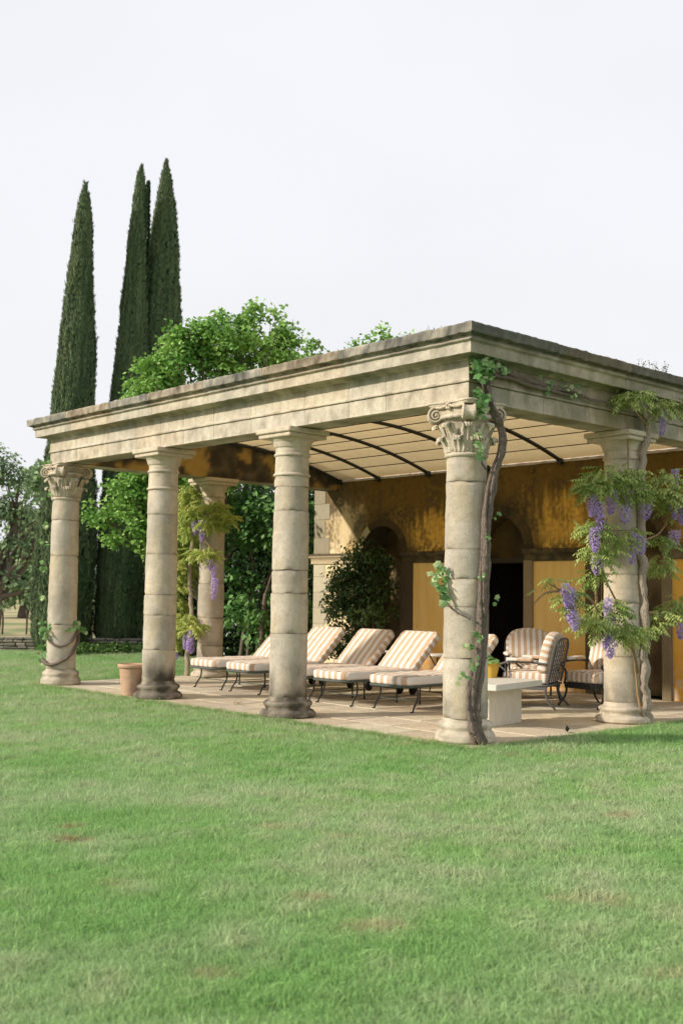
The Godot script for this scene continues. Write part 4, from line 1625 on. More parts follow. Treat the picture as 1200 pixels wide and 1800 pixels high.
func build_trees() -> void:
	# cypress tuft: upright scale sprays
	var g := G.new()
	for i in 9:
		var d := rnd_dir() * Vector3(0.45, 0, 0.35) + Vector3.UP
		var k := rr(0.7, 1.3)
		add_leaf(g, Vector3(rr(-0.03, 0.03), rr(-0.02, 0.03), rr(-0.03, 0.03)), d.normalized(), (Vector3.BACK + rnd_dir() * 0.6).normalized(), rr(0.05, 0.10), rr(0.016, 0.026), Color(k, k, k))
	var tuft := g.mesh()
	var cg := "tall cypresses behind the pavilion"
	cypress("tall dark cypress standing alone at the left, behind the corner column", Vector3(-8.14, -0.03, -4.42), 10.97, [[0.0, 0.45], [0.03, 0.66], [0.2, 0.66], [0.4, 0.53], [0.55, 0.44], [0.7, 0.34], [0.82, 0.26], [0.92, 0.17], [0.97, 0.075], [1.0, 0.0]], Vector3(0.18, 0, -0.17), tuft, cg)
	cypress("slender cypress with a double tip, left of the close pair", Vector3(-7.66, -0.03, -5.60), 11.55, [[0.0, 0.30], [0.04, 0.50], [0.3, 0.50], [0.5, 0.43], [0.7, 0.29], [0.85, 0.20], [0.93, 0.13], [0.98, 0.06], [1.0, 0.0]], Vector3(0.18, 0, -0.18), tuft, cg, true)
	cypress("thick tallest cypress, right of the close pair above the bright tree", Vector3(-7.56, -0.03, -6.42), 11.95, [[0.0, 0.45], [0.04, 0.68], [0.3, 0.68], [0.5, 0.60], [0.65, 0.48], [0.8, 0.35], [0.9, 0.22], [0.96, 0.10], [1.0, 0.0]], Vector3(0.07, 0, -0.07), tuft, cg)

	# bright maple-like tree just behind the left side
	var lf := spray(12, 0.078, 0.07, 0.17, 0.2)
	var bl := []
	for q in [[-1.69, 6.0, -4.13, 0.62], [-2.21, 5.75, -3.6, 0.62], [-1.19, 5.95, -4.67, 0.52], [-2.66, 5.35, -3.3, 0.55], [-1.5, 6.45, -4.4, 0.36], [-2.05, 6.05, -3.74, 0.40], [-0.99, 6.15, -4.89, 0.38], [-2.92, 5.0, -3.05, 0.42], [-0.95, 5.5, -5.0, 0.5], [-1.8, 5.1, -4.4, 0.8], [-2.4, 4.5, -3.8, 0.8], [-3.1, 3.3, -3.0, 0.50], [-2.9, 3.75, -3.2, 0.6], [-3.45, 2.75, -2.62, 0.36], [-2.86, 2.6, -3.25, 0.42], [-3.1, 3.0, -3.1, 0.5], [-3.55, 2.95, -2.55, 0.22], [-2.5, 3.3, -3.6, 0.6], [-2.2, 3.0, -4.0, 0.6], [-1.9, 3.6, -4.2, 0.6], [-0.7, 4.6, -5.6, 0.6], [-0.75, 5.55, -5.2, 0.4], [-1.35, 6.65, -4.5, 0.2], [-1.75, 6.45, -4.0, 0.22], [-1.05, 6.5, -4.75, 0.2], [-0.6, 5.9, -5.3, 0.25], [-2.9, 2.2, -3.3, 0.36], [-2.5, 2.3, -3.7, 0.4], [-3.3, 2.3, -2.8, 0.28], [-2.3, 2.5, -3.9, 0.4]]:
		bl.append([Vector3(q[0], q[1], q[2]), q[3]])
	tree("maple_tree", "bright green young leafed tree rising behind the left end of the cornice", "tree", Vector3(-2.5, -0.03, -4.3), plumes(bl), 330.0, lf, Color(0.14, 0.33, 0.06), Color(0.42, 0.66, 0.18), 0.09, 1.0, "", 1, 20)
	# tops of two more trees over the roof
	tree("leafy_tree", "leafy branch tips showing above the middle of the cornice", "tree", Vector3(-0.9, -0.03, -8.6), [[Vector3(-1.3, 6.3, -7.25), 0.36], [Vector3(-1.0, 6.6, -7.5), 0.26], [Vector3(-0.7, 6.4, -7.8), 0.32], [Vector3(-0.8, 5.6, -7.8), 0.6], [Vector3(-1.5, 6.1, -7.1), 0.3]], 170.0, lf, Color(0.16, 0.36, 0.06), Color(0.42, 0.66, 0.18), 0.1)
	tree("leafy_tree", "small leafy tip poking above the cornice left of the near corner", "tree", Vector3(0.3, -0.03, -8.4), [[Vector3(-0.05, 6.35, -7.6), 0.22], [Vector3(0.12, 6.6, -7.8), 0.16], [Vector3(0.1, 5.6, -7.8), 0.5]], 190.0, lf, Color(0.16, 0.36, 0.06), Color(0.42, 0.66, 0.18), 0.08)

	# multi-stemmed shrub behind the left side opening
	var sf := spray(9, 0.11, 0.075, 0.16, 0.4)
	var sb := []
	for q in [[-1.35, 3.1, -4.9, 0.6], [-1.65, 2.4, -4.7, 0.5], [-1.3, 2.3, -5.2, 0.5], [-1.75, 1.65, -4.6, 0.38], [-1.6, 1.1, -4.6, 0.48], [-1.35, 0.75, -4.9, 0.48], [-1.2, 1.35, -5.2, 0.42], [-1.35, 0.45, -5.0, 0.38], [-0.95, 3.0, -5.9, 0.5], [-0.9, 2.0, -5.9, 0.5], [-0.8, 1.0, -5.9, 0.4], [-1.9, 2.8, -5.0, 0.5]]:
		sb.append([Vector3(q[0], q[1], q[2]), q[3]])
	tree("leafy_shrub", "tall many stemmed green shrub filling the left side opening by the house corner", "shrub", Vector3(-1.5, -0.03, -5.2), sb, 210.0, sf, Color(0.07, 0.20, 0.05), Color(0.26, 0.47, 0.16), 0.035, 1.0, "", 6)

	# added near-black hedge behind it all, standing in for deep shade
	var h := thing("dark_backdrop", "added dark leafy hedge in shadow behind the pavilion and under the cypresses", "backdrop", Vector3(-3.6, -0.03, -7.0), 0.83)
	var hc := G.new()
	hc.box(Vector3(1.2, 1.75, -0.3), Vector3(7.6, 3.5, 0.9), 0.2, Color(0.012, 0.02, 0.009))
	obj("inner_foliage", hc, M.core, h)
	var forms := []
	var cols := []
	for i in 9000:
		var at := Vector3(rr(-2.7, 5.1), rr(0.0, 3.7), rr(-0.1, 0.35))
		at.z += 0.25 * n3.get_noise_3dv(at)
		forms.append(Transform3D(facing((Vector3(0, 0.5, 1) + rnd_dir() * 0.7).normalized(), rr(0, TAU)), at))
		cols.append(Color(0.018, 0.04, 0.014).lerp(Color(0.045, 0.09, 0.028), rng.randf()))
	scatter("leaves", spray(7, 0.09, 0.045, 0.12), M.gloss_leaf, forms, cols, h)

	# low plants at the foot of the cypresses
	var lp := thing("ground_ivy", "patch of low leafy plants at the foot of the cypresses", "low plants", Vector3(-7.0, -0.03, -4.4))
	forms = []
	cols = []
	for i in 420:
		forms.append(Transform3D(facing((Vector3.UP + rnd_dir() * 0.5).normalized(), rr(0, TAU)).scaled(Vector3.ONE * rr(0.5, 1.0)), Vector3(rr(-0.9, 0.9) - 0.3, rr(0.02, 0.2), rr(-1.4, 0.6))))
		cols.append(Color(0.07, 0.15, 0.03).lerp(Color(0.14, 0.24, 0.06), rng.randf()))
	scatter("leaves", sf, M.leaf, forms, cols, lp)

	# loose trees far left behind the dry stone wall
	var bf := spray(9, 0.30, 0.15, 0.42, 0.4)
	var bf0 := spray(12, 0.15, 0.085, 0.28, 0.4)
	var bg := "loose trees behind the dry stone wall"
	var foots := [[Vector3(-17.6, -0.05, -7.2), "loose green tree behind the dry stone wall at the left edge, leaning dark limbs"], [Vector3(-24.0, -0.05, -12.5), "grey green loose tree farther back beside the lone cypress"], [Vector3(-30.0, -0.05, -14.0), "hazy round tree at the far edge of the dry field"]]
	var sets := [
		[[-17.4, 5.2, -7.1, 0.75], [-17.0, 4.8, -7.7, 0.6], [-17.5, 3.75, -7.2, 0.8], [-16.9, 3.8, -7.9, 0.62], [-17.2, 2.75, -7.7, 0.62], [-16.8, 2.5, -8.1, 0.5], [-17.4, 1.6, -7.5, 0.55], [-16.9, 1.3, -8.2, 0.5], [-17.7, 0.9, -7.2, 0.55], [-18.2, 5.4, -6.3, 1.0], [-18.3, 4.0, -6.2, 1.0], [-18.3, 2.4, -6.2, 0.9], [-17.0, 4.3, -7.6, 0.5], [-16.6, 3.2, -8.2, 0.5]],
		[[-24.1, 5.6, -12.4, 1.2], [-23.6, 4.3, -12.9, 1.1], [-24.5, 3.6, -12.0, 1.1], [-23.9, 2.4, -12.6, 1.0]],
		[[-36.0, 1.8, -17.6, 1.7], [-35.0, 1.2, -19.5, 1.5], [-37.0, 2.3, -15.6, 1.8]]]
	for i in 3:
		var b := []
		for q in sets[i]:
			b.append([Vector3(q[0], q[1], q[2]), q[3]])
		var foot: Vector3 = foots[i][0]
		if i == 2:
			foot = Vector3(-36, -0.05, -17.5)
		tree("field_tree", foots[i][1], "tree", foot, b, (60.0 if i == 0 else 34.0), bf if i else bf0, Color(0.15, 0.26, 0.12), Color(0.35, 0.48, 0.25), 0.22, 1.0, bg)

	# dry stone wall along the field edge
	var w := thing("dry_stone_wall", "low grey dry stone wall between the lawn and the straw field at the left", "wall", Vector3(-8.75, -0.05, -3.75), 0.83)
	var wc := G.new()
	wc.box(Vector3(0, 0.14, -0.18), Vector3(7.0, 0.27, 0.28), 0.02, Color(0.03, 0.03, 0.03))
	obj("rubble_core", wc, M.core, w)
	var y := 0.0
	while y < 0.30:
		var hh := rr(0.055, 0.085)
		var x := -3.5
		while x < 3.5:
			var l := rr(0.14, 0.34)
			var s := G.new()
			var k := rr(0.6, 1.2)
			s.box(Vector3.ZERO, Vector3(l - 0.012, hh - 0.008, 0.16), 0.016, Color(k, k, k * 0.97), Basis.from_euler(Vector3(rr(-0.06, 0.06), rr(-0.08, 0.08), rr(-0.05, 0.05))))
			obj("stone", s, M.dry_stone, w, Vector3(x + l * 0.5, y + hh * 0.5, -0.02 + rr(-0.02, 0.02)))
			x += l
		y += hh
	for st in [[Vector3(-17.85, -0.05, -7.7), "leftmost thin wooden fence stake in the dry field"], [Vector3(-17.64, -0.05, -8.4), "middle thin wooden fence stake in the dry field"], [Vector3(-18.4, -0.05, -9.08), "rightmost thin wooden fence stake beside the cypress"]]:
		var sg := G.new()
		sg.tube([Vector3.ZERO, Vector3(0.02, 0.4, 0), Vector3(0.0, rr(0.75, 0.9), 0.02)], [0.035, 0.032, 0.03], 6)
		var o := obj("fence_stake", sg, M.bark, self, st[0])
		tag(o, st[1], "fence stake", "fence stakes in the field")


# ---------------------------------------------------------------- climbers

var leaf_tones := []


func grape_leaf(size: float) -> ArrayMesh:
	var g := G.new()
	var c := g.p(Vector3(0, 0.0, 0), Color(1, 1, 1))
	var ring := []
	for i in 21:
		var a := TAU * i / 20.0
		var lobe := 0.85 + 0.15 * cos(a * 5.0)
		var r := size * lobe * (0.62 if i in [10] else 1.0)
		var q := Vector3(r * sin(a), 0, r * cos(a) + size * 0.55)
		q.y = -0.35 * size * pow(r / size, 2.0) * (0.4 + 0.6 * absf(sin(a))) + 0.04 * size * sin(a * 10.0)
		ring.append(g.p(q, Color(1.0, 1.0, 0.95)))
	g.v[c] = Vector3(0, -0.02 * size, size * 0.5)
	for i in 20:
		g.tri(c, ring[i + 1], ring[i])
	return g.mesh()


func wisteria_leaf() -> ArrayMesh:    # one drooping compound leaf
	var g := G.new()
	var l := 0.20
	for i in 5:
		var f := (i + 1) / 5.5
		var at := Vector3(0, -0.05 * f * f, l * f)
		for s in [-1.0, 1.0]:
			var d := Vector3(s * 0.85, -0.65 + rr(-0.4, 0.4), 0.45).normalized()
			var k := rr(0.85, 1.15)
			add_leaf(g, at, d, Vector3.UP, rr(0.055, 0.08), 0.029, Color(k, k, k))
	add_leaf(g, Vector3(0, -0.05, l), Vector3(0, -0.5, 1).normalized(), Vector3.UP, 0.07, 0.024)
	var stem := [Vector3.ZERO, Vector3(0, -0.015, l * 0.5), Vector3(0, -0.05, l)]
	g.tube(stem, [0.0025, 0.0018, 0.001], 4, Color(1.1, 0.9, 0.8))
	return g.mesh()


func raceme(l: float, w: float) -> ArrayMesh:
	var g := G.new()
	var n := int(l * 900)
	for i in n:
		var f := rng.randf()
		var r := w * (0.55 + 0.45 * sin(minf(1.0, f * 2.2) * PI * 0.5)) * pow(1.0 - f, 0.45) * rr(0.45, 1.0)
		var a := rr(0, TAU)
		var d := Vector3(cos(a), rr(-0.3, 0.25), sin(a)).normalized()
		var at := Vector3(cos(a) * r, -f * l, sin(a) * r)
		var pale := Color(0.84, 0.76, 0.96)
		var deep := Color(0.60, 0.45, 0.80)
		var col := pale.lerp(deep, clampf(f * 0.9 + rr(-0.35, 0.35), 0, 1))
		add_leaf(g, at, d, Vector3.UP, 0.026, 0.026, col)
		add_leaf(g, at, (d + Vector3(0, -0.9, 0)).normalized(), d, 0.024, 0.018, deep.lerp(pale, 0.25))
	g.tube([Vector3(0, 0.05, 0), Vector3(0, -l, 0)], [0.003, 0.001], 4, Color(0.12, 0.16, 0.05))
	return g.mesh()


func vine_stem(called: String, pts: Array, r0: float, r1: float, m: Material, parent: Node, knots := 0.25, per := 7) -> void:
	var g := G.new()
	var c := curve(pts, per)
	for i in c.size():
		c[i] += Vector3(n3.get_noise_2d(i * 0.35, pts.size()), 0, n3.get_noise_2d(i * 0.35, 20.0)) * r0 * 0.6
	g.tube(c, taper(c.size(), r0, r1), 12, Color.WHITE, func(th: float, s: float) -> float:
		return 1.0 + knots * (0.5 * sin(3.0 * th + s * 6.0) + 0.3 * sin(5.0 * th - s * 9.0) + 0.5 * n3.get_noise_2d(s * 5.0, th)))
	obj(called, g, m, parent)


func leaf_clump(parent: Node, at: Vector3, n: int, reach: float, size: float, towards: Vector3, lm: Mesh) -> void:
	for i in int(n * 1.8):
		var q := at + rnd_dir() * reach * 1.15 * rr(0.2, 1.0)
		var o := put("leaf", lm, leaf_tones[rng.randi() % 3], parent, q)
		o.basis = facing((towards + Vector3.UP * 0.45 + rnd_dir() * 0.75).normalized(), rr(0, TAU)) * Basis.from_scale(Vector3.ONE * size * rr(0.45, 0.95))


# wisteria leaves around the points, hanging outward
func wisteria_mass(parent: Node, blobs: Array, per: int, lm: Mesh, c0: Color, c1: Color) -> void:
	var forms := []
	var cols := []
	for b in blobs:
		var n := int(per * b[1] * b[1] * 66.0)
		for i in n:
			var d := rnd_dir()
			var at: Vector3 = b[0] + d * b[1] * pow(rng.randf(), 0.6) * Vector3(1, 0.75, 1)
			var out := Vector3(d.x, 0, d.z).normalized()
			var bs := Basis(Vector3.UP, atan2(out.x, out.z) + rr(-0.7, 0.7)) * Basis(Vector3.RIGHT, rr(-0.25, 0.75))
			forms.append(Transform3D(bs.scaled(Vector3.ONE * rr(0.55, 0.95)), at))
			cols.append(c0.lerp(c1, clampf(rng.randf() + n3.get_noise_3dv(at * 2.0), 0, 1)))
	var h := forms.size() / 2
	scatter("foliage", lm, M.leaf, forms.slice(0, h), cols.slice(0, h), parent)
	scatter("foliage", wisteria_leaf(), M.leaf, forms.slice(h), cols.slice(h), parent)


func build_climbers() -> void:
	var grape := grape_leaf(0.05)
	var wl := wisteria_leaf()
	var rac := [raceme(0.27, 0.07), raceme(0.35, 0.075), raceme(0.21, 0.085)]
	var cam := Vector3(0.877, 0.1, 0.48)

	# old grape vine on the near corner column
	var v := thing("grape_vine", "gnarled old grape vine climbing the near corner column and along the right cornice", "grape vine", Vector3(7.92, 0, 0.1))
	var f := Vector3(-7.92, 0, -0.1)
	var main := []
	for q in [[7.99, 0.0, 0.10], [7.98, 0.09, 0.16], [7.96, 0.20, 0.18], [7.935, 0.40, 0.18], [7.945, 0.62, 0.14], [7.955, 0.82, 0.09], [7.96, 1.05, 0.07], [7.965, 1.30, 0.055], [7.965, 1.55, 0.04], [7.97, 1.83, 0.02], [7.97, 2.12, 0.01], [7.975, 2.37, -0.04], [7.99, 2.55, -0.09], [8.03, 2.70, -0.13], [8.03, 2.86, -0.15], [8.02, 3.02, -0.11], [8.00, 3.16, -0.03], [7.97, 3.32, -0.01], [7.955, 3.47, -0.04], [7.95, 3.54, -0.12]]:
		main.append(Vector3(q[0], q[1], q[2]) + f)
	for k in 3:       # three strands wound round one another
		var strand := []
		for i in main.size():
			var a := i * 0.55 + k * TAU / 3.0
			strand.append(main[i] + Vector3(cos(a), 0.0, sin(a)) * lerpf(0.026, 0.015, i / 19.0))
		vine_stem("stem", strand, 0.027, 0.018, M.bark, v, 0.5)
	var second := []
	for q in [[8.01, 0.0, 0.05], [7.99, 0.18, 0.13], [7.975, 0.45, 0.11], [7.98, 0.8, 0.06], [7.98, 1.2, 0.02], [7.98, 1.6, 0.0], [7.97, 2.0, -0.02], [7.985, 2.4, -0.09], [8.0, 2.62, -0.14]]:
		second.append(Vector3(q[0], q[1], q[2]) + f)
	vine_stem("stem", second, 0.03, 0.024, M.bark, v, 0.3)
	var along := []
	for q in [[7.95, 3.50, -0.08], [7.955, 3.52, -0.28], [7.95, 3.50, -0.5], [7.955, 3.485, -0.8], [7.95, 3.47, -1.1], [7.955, 3.475, -1.4], [7.95, 3.44, -1.7], [7.95, 3.45, -2.0]]:
		along.append(Vector3(q[0], q[1], q[2]) + f)
	vine_stem("stem", along, 0.034, 0.012, M.bark, v, 0.3)
	var along2 := []
	for q in [[7.96, 3.46, -0.1], [7.955, 3.47, -0.4], [7.955, 3.44, -0.7], [7.955, 3.44, -1.0], [7.95, 3.43, -1.35], [7.955, 3.46, -1.6]]:
		along2.append(Vector3(q[0], q[1], q[2]) + f)
	vine_stem("stem", along2, 0.022, 0.012, M.bark, v, 0.3)
	for q in [[[7.93, 1.15, 0.18], [7.82, 1.22, 0.27], [7.72, 1.32, 0.29], [7.66, 1.45, 0.30]], [[7.96, 2.55, 0.0], [7.98, 2.62, 0.10], [7.97, 2.72, 0.14], [7.96, 2.85, 0.14]], [[7.97, 3.45, 0.0], [7.99, 3.40, 0.08], [8.0, 3.25, 0.09], [8.0, 3.1, 0.10]]]:
		var pts := []
		for k in q:
			pts.append(Vector3(k[0], k[1], k[2]) + f)
		vine_stem("shoot", pts, 0.012, 0.005, M.bark, v)
	var tw := Vector3(0.8, 0, 0.6)
	for q in [[8.0, 3.52, 0.19, 6, 0.08, 1.0], [8.0, 3.53, 0.08, 8, 0.10, 1.15], [8.0, 3.47, 0.12, 8, 0.10, 1.25], [8.02, 3.42, 0.06, 5, 0.08, 1.0], [8.02, 3.56, 0.02, 5, 0.08, 0.9], [8.02, 3.05, 0.12, 4, 0.07, 0.9], [8.0, 3.38, 0.12, 5, 0.08, 1.1], [8.0, 3.28, 0.12, 5, 0.07, 1.05], [8.01, 3.20, 0.10, 5, 0.06, 1.1], [8.02, 3.13, 0.12, 4, 0.06, 1.2], [8.0, 3.55, -0.06, 4, 0.07, 1.0], [8.0, 3.54, -0.22, 4, 0.06, 1.0], [7.99, 2.86, 0.13, 3, 0.05, 0.8], [7.99, 2.76, 0.13, 4, 0.05, 0.95], [7.98, 2.66, 0.11, 4, 0.05, 0.95], [7.66, 1.62, 0.31, 4, 0.06, 1.0], [7.64, 1.52, 0.31, 5, 0.07, 1.1], [7.69, 1.42, 0.31, 5, 0.07, 1.15], [7.72, 1.33, 0.31, 3, 0.05, 1.2], [7.60, 1.47, 0.31, 3, 0.05, 0.9], [8.0, 0.98, 0.16, 4, 0.06, 0.9], [7.95, 0.9, 0.22, 3, 0.05, 0.85], [8.0, 1.95, 0.02, 3, 0.05, 0.8], [8.0, 0.75, 0.22, 3, 0.05, 0.8], [7.9, 0.62, 0.27, 4, 0.07, 0.85], [8.0, 1.55, 0.12, 3, 0.04, 0.65], [7.98, 3.5, -0.75, 2, 0.05, 0.8], [7.98, 3.48, -0.95, 3, 0.06, 0.8], [7.98, 3.49, -1.2, 3, 0.07, 0.9], [7.98, 3.46, -1.4, 3, 0.07, 0.8], [8.0, 1.32, -0.12, 2, 0.05, 0.7], [8.0, 2.1, -0.1, 2, 0.05, 0.7]]:
		leaf_clump(v, Vector3(q[0], q[1], q[2]) + f, q[3], q[4], q[5], tw, grape)

	# vine coiled round the foot of the left corner column
	var va := thing("grape_vine", "thin twisted vine coiled round the foot of the far left column", "grape vine", Vector3.ZERO)
	var d := Vector3(0.877, 0, 0.48)
	var r := Vector3(0.48, 0, -0.877)
	var ring := func(deg: float, y: float, rad: float) -> Vector3:
		var a := deg_to_rad(deg)
		return (d * cos(a) + r * sin(a)) * rad + Vector3(0, y, 0)
	vine_stem("stem", [ring.call(-100, 0.36, 0.27), ring.call(-70, 0.33, 0.26), ring.call(-40, 0.29, 0.245), ring.call(-5, 0.33, 0.235), ring.call(30, 0.42, 0.235), ring.call(60, 0.54, 0.235), ring.call(90, 0.68, 0.24), ring.call(125, 0.85, 0.24)], 0.026, 0.018, M.bark, va)
	vine_stem("stem", [ring.call(95, 0.90, 0.24), ring.call(70, 0.76, 0.24), ring.call(40, 0.64, 0.235), ring.call(10, 0.565, 0.235), ring.call(-20, 0.56, 0.24), ring.call(-45, 0.63, 0.245), ring.call(-65, 0.74, 0.25)], 0.022, 0.012, M.bark, va)
	for q in [[-50, 0.70, 5], [-60, 0.82, 4], [30, 0.78, 3], [-85, 0.5, 5], [-95, 0.36, 6], [-80, 0.85, 3], [60, 0.9, 2], [110, 0.75, 3], [-88, 1.25, 3], [-92, 2.05, 4], [-95, 2.3, 4], [-90, 2.75, 5], [-95, 3.2, 5], [-90, 1.7, 3]]:
		leaf_clump(va, ring.call(q[0], q[1], 0.28), q[2], 0.09, 1.0, d, grape)

	# wisteria on the right hand column
	var w := thing("wisteria", "wisteria with hanging purple flower clusters on the right column", "wisteria", Vector3(7.98, 0, -2.73))
	f = Vector3(-7.98, 0, 2.73)
	var tr := []
	for q in [[7.98, -0.03, -2.73], [7.96, 0.25, -2.71], [7.94, 0.60, -2.70], [7.95, 1.06, -2.72], [7.94, 1.6, -2.69], [7.95, 2.0, -2.66], [7.95, 2.5, -2.67], [7.96, 2.94, -2.69], [8.02, 3.22, -2.71], [8.02, 3.40, -2.63], [8.0, 3.5, -2.5]]:
		tr.append(Vector3(q[0], q[1], q[2]) + f)
	vine_stem("stem", tr, 0.062, 0.028, M.pale_bark, w, 0.2)
	var st := [
		[[8.0, -0.02, -2.66], [7.97, 0.2, -2.58], [7.95, 0.5, -2.54], [7.96, 0.8, -2.45], [7.96, 0.98, -2.2], [7.94, 1.06, -1.95], [7.92, 1.2, -1.8]],
		[[7.96, 0.55, -2.56], [7.96, 1.0, -2.40], [7.97, 1.3, -2.15], [7.95, 1.6, -1.95], [7.93, 1.95, -1.88], [7.92, 2.3, -1.9]],
		[[7.92, 1.25, -1.85], [7.9, 1.6, -1.86], [7.92, 1.95, -1.93], [7.95, 2.2, -2.0]],
		[[7.95, 1.1, -1.9], [7.97, 1.32, -1.7], [7.98, 1.40, -1.45], [7.97, 1.42, -1.2], [7.96, 1.5, -0.95]],
		[[7.97, 1.42, -1.2], [7.97, 1.40, -0.9], [7.96, 1.28, -0.72]],
		[[8.02, 3.25, -2.7], [8.03, 3.4, -2.4], [8.03, 3.55, -2.2]],
		[[7.96, 2.0, -2.70], [7.98, 2.1, -3.0], [7.97, 2.4, -3.3]],
		[[8.03, 3.35, -2.68], [8.05, 3.5, -3.0], [8.05, 3.6, -3.4]],
		[[7.98, 1.2, -2.75], [7.97, 1.2, -3.05], [7.97, 1.3, -3.3]],
		[[7.93, 3.16, -2.45], [7.94, 2.9, -2.42], [7.95, 2.6, -2.4]]]
	for q in st:
		var pts := []
		for k in q:
			pts.append(Vector3(k[0], k[1], k[2]) + f)
		vine_stem("shoot", pts, 0.014, 0.006, M.twig, w)
	var green0 := Color(0.19, 0.29, 0.06)
	var green1 := Color(0.46, 0.54, 0.17)
	var bl := []
	for q in [[8.02, 2.60, -1.85, 0.20], [8.02, 2.66, -2.15, 0.20], [8.0, 2.5, -1.65, 0.14], [8.02, 2.5, -2.35, 0.16], [8.02, 2.55, -2.95, 0.2], [8.02, 2.5, -3.3, 0.2], [8.0, 2.75, -3.1, 0.13], [7.98, 2.1, -1.75, 0.15], [7.98, 1.85, -1.8, 0.17], [8.0, 2.0, -2.15, 0.14], [8.0, 2.08, -2.45, 0.09], [7.95, 1.6, -1.8, 0.12], [8.0, 1.28, -1.95, 0.15], [8.02, 1.12, -1.7, 0.17], [8.03, 1.05, -2.05, 0.18], [8.03, 1.15, -1.5, 0.1], [8.03, 1.0, -2.4, 0.13], [8.02, 1.05, -2.75, 0.12], [8.0, 1.2, -3.0, 0.14], [8.0, 1.4, -1.25, 0.11], [8.0, 1.25, -1.35, 0.1], [8.0, 1.52, -1.0, 0.06], [8.0, 1.45, -0.75, 0.03], [7.98, 1.3, -3.4, 0.16], [8.08, 3.52, -2.25, 0.15], [8.08, 3.6, -2.45, 0.12], [8.08, 3.5, -2.8, 0.12], [8.08, 3.55, -3.1, 0.1], [8.0, 2.0, -3.0, 0.12], [7.98, 2.15, -1.3, 0.03], [7.95, 1.75, -3.0, 0.14]]:
		bl.append([Vector3(q[0], q[1], q[2]) + f, q[3]])
	wisteria_mass(w, bl, 31, wl, green0, green1)
	var i := 0
	for q in [[8.05, 2.42, -1.60], [8.05, 2.36, -1.68], [8.08, 2.36, -2.12], [8.06, 2.08, -1.60], [8.08, 2.05, -2.32], [8.08, 2.04, -2.42], [8.08, 2.48, -3.1], [8.08, 2.52, -3.40], [8.08, 2.13, -3.14], [8.08, 1.16, -3.26], [8.08, 1.16, -3.42], [8.05, 1.80, -1.68], [8.05, 1.50, -1.12], [8.05, 1.46, -1.2], [8.08, 1.22, -1.22], [8.1, 1.36, -1.80], [8.1, 1.20, -1.83], [8.1, 0.96, -1.82], [8.06, 2.58, -2.22], [8.06, 2.82, -3.18], [8.1, 2.42, -3.28], [8.06, 2.5, -1.95], [8.12, 3.45, -2.85], [8.1, 2.42, -2.55]]:
		var o := put("flower_cluster", rac[i % 3], M.petal, w, Vector3(q[0], q[1], q[2]) + f)
		o.basis = Basis.from_euler(Vector3(rr(-0.15, 0.15), rr(0, TAU), rr(-0.15, 0.15))) * Basis.from_scale(Vector3.ONE * rr(0.8, 1.05))
		i += 1

	# wisteria on the rear left column, in sun
	var w2 := thing("wisteria", "sunlit yellow green wisteria with mauve flowers on the rear left column", "wisteria", Vector3(-0.28, 0, -2.42))
	f = Vector3(0.28, 0, 2.42)
	tr = []
	for q in [[-0.30, 0.0, -2.42], [-0.28, 0.5, -2.42], [-0.24, 1.0, -2.44], [-0.26, 1.6, -2.40], [-0.22, 2.2, -2.42], [-0.2, 2.8, -2.45], [-0.15, 3.15, -2.4]]:
		tr.append(Vector3(q[0], q[1], q[2]) + f)
	vine_stem("stem", tr, 0.04, 0.02, M.pale_bark, w2, 0.25)
	vine_stem("shoot", [Vector3(0.05, 2.4, -0.02), Vector3(0.3, 2.3, 0.06), Vector3(0.75, 2.0, 0.06)], 0.012, 0.006, M.twig, w2)
	bl = []
	for q in [[-0.26, 3.0, -2.4, 0.17], [-0.38, 2.7, -2.45, 0.17], [-0.1, 2.62, -2.3, 0.16], [0.15, 2.6, -2.25, 0.12], [0.5, 2.75, -2.35, 0.13], [0.45, 2.45, -2.3, 0.18], [-0.5, 2.35, -2.45, 0.2], [-0.5, 2.05, -2.4, 0.2], [-0.48, 1.75, -2.4, 0.2], [-0.3, 1.9, -2.35, 0.13], [0.1, 2.0, -2.25, 0.12], [0.45, 1.98, -2.25, 0.15], [-0.55, 1.45, -2.4, 0.18], [-0.6, 1.2, -2.4, 0.17], [-0.2, 0.92, -2.3, 0.17], [-0.4, 0.75, -2.35, 0.18], [-0.55, 0.55, -2.4, 0.16], [0.02, 0.8, -2.3, 0.14], [0.65, 2.55, -2.4, 0.16], [-0.62, 2.55, -2.5, 0.2], [-0.66, 1.65, -2.5, 0.2], [-0.68, 0.95, -2.45, 0.18], [-0.62, 2.2, -2.3, 0.2], [-0.1, 2.35, -2.3, 0.15], [0.25, 2.75, -2.3, 0.14], [-0.6, 2.9, -2.5, 0.18]]:
		bl.append([Vector3(q[0], q[1], q[2]) + f, q[3]])
	wisteria_mass(w2, bl, 40, wl, Color(0.27, 0.37, 0.07), Color(0.56, 0.62, 0.18))
	for q in [[0.1, 2.50, -2.22], [0.33, 2.50, -2.2], [0.58, 1.88, -2.2], [0.62, 1.80, -2.25], [0.72, 1.58, -2.2], [-0.5, 0.45, -2.3], [-0.03, 0.68, -2.2], [0.1, 0.74, -2.22], [0.02, 0.6, -2.25]]:
		var o := put("flower_cluster", rac[i % 3], M.petal, w2, Vector3(q[0], q[1], q[2]) + f)
		o.basis = Basis.from_euler(Vector3(rr(-0.15, 0.15), rr(0, TAU), rr(-0.15, 0.15))) * Basis.from_scale(Vector3.ONE * rr(0.8, 1.0))
		i += 1

	# dark bushy climber in the first arched niche
	var c := thing("bushy_climber", "dense dark green bushy climber growing up in the left arched niche", "climbing shrub", Vector3(1.1, 0, -5.0))
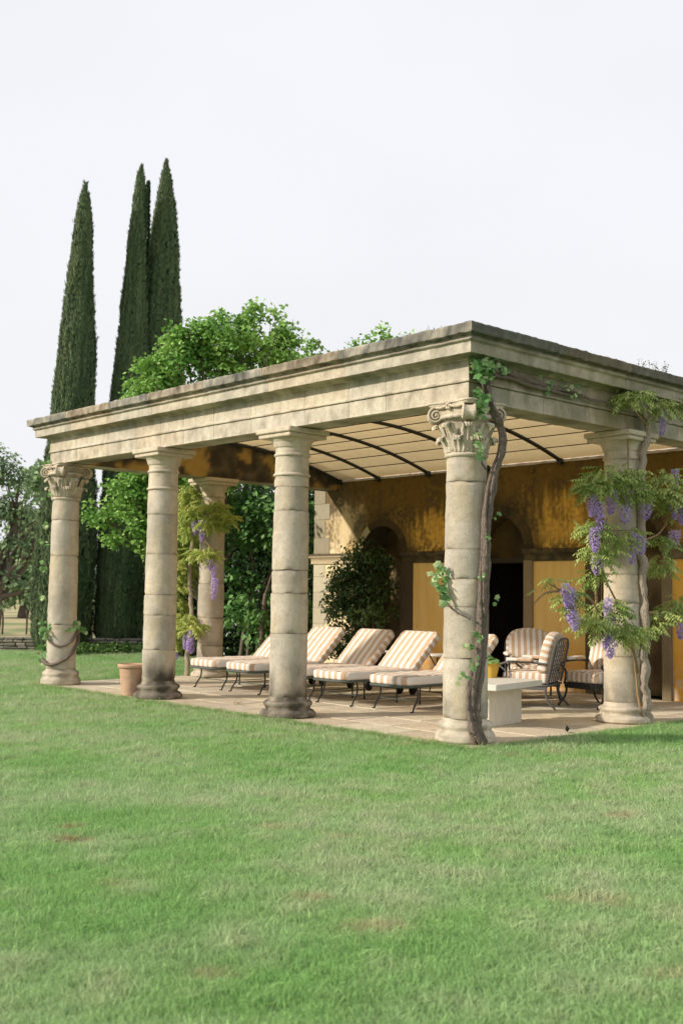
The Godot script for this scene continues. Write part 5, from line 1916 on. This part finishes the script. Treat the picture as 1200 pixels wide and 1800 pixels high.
	f = Vector3(-1.1, 0, 5.15)
	vine_stem("stem", [Vector3(0, 0, 0), Vector3(0.05, 0.6, 0.02), Vector3(0.0, 1.2, 0.0), Vector3(0.1, 1.8, 0.02)], 0.03, 0.015, M.bark, c)
	vine_stem("stem", [Vector3(0.25, 0, 0), Vector3(0.3, 0.6, 0.02), Vector3(0.25, 1.1, 0.0), Vector3(0.3, 1.6, 0.02)], 0.025, 0.012, M.bark, c)
	bl = []
	for q in [[1.15, 2.05, -5.1, 0.34], [0.85, 1.85, -5.1, 0.36], [1.45, 1.9, -5.1, 0.32], [0.65, 1.55, -5.1, 0.36], [1.05, 1.5, -5.0, 0.42], [1.5, 1.5, -5.1, 0.34], [0.55, 1.2, -5.1, 0.34], [0.95, 1.05, -5.0, 0.42], [1.4, 1.1, -5.1, 0.36], [0.6, 0.8, -5.1, 0.32], [1.0, 0.6, -5.05, 0.40], [1.4, 0.6, -5.15, 0.24], [0.55, 0.4, -5.1, 0.30], [0.9, 0.25, -5.1, 0.3]]:
		bl.append([Vector3(q[0], q[1], q[2]) + f, q[3]])
	var fo := foliage(bl, 900.0, Color(0.03, 0.07, 0.02), Color(0.10, 0.18, 0.055), 1.0, 0.8, 0.45)
	scatter("foliage", spray(7, 0.075, 0.030, 0.10, 0.5), M.gloss_leaf, fo[0], fo[1], c)

	# little plants rooted on the cornice top at the right
	var cp := thing("cornice_weeds", "wispy weeds sprouting on top of the right cornice", "weeds", Vector3(8.05, 3.87, -2.75))
	var ws := G.new()
	for k in 16:
		var s := Vector3(rr(-0.08, 0.08), 0, rr(-0.35, 0.35))
		var t := s + Vector3(rr(-0.07, 0.07), rr(0.06, 0.16), rr(-0.07, 0.07))
		ws.tube([s, t], [0.002, 0.001], 4, Color(0.10, 0.14, 0.05))
		for j in 5:
			add_leaf(ws, s.lerp(t, rr(0.3, 1.0)), rnd_dir(), Vector3.UP, 0.03, 0.016, Color(0.12, 0.2, 0.05) * rr(0.7, 1.2))
	obj("stems", ws, M.leaf, cp)
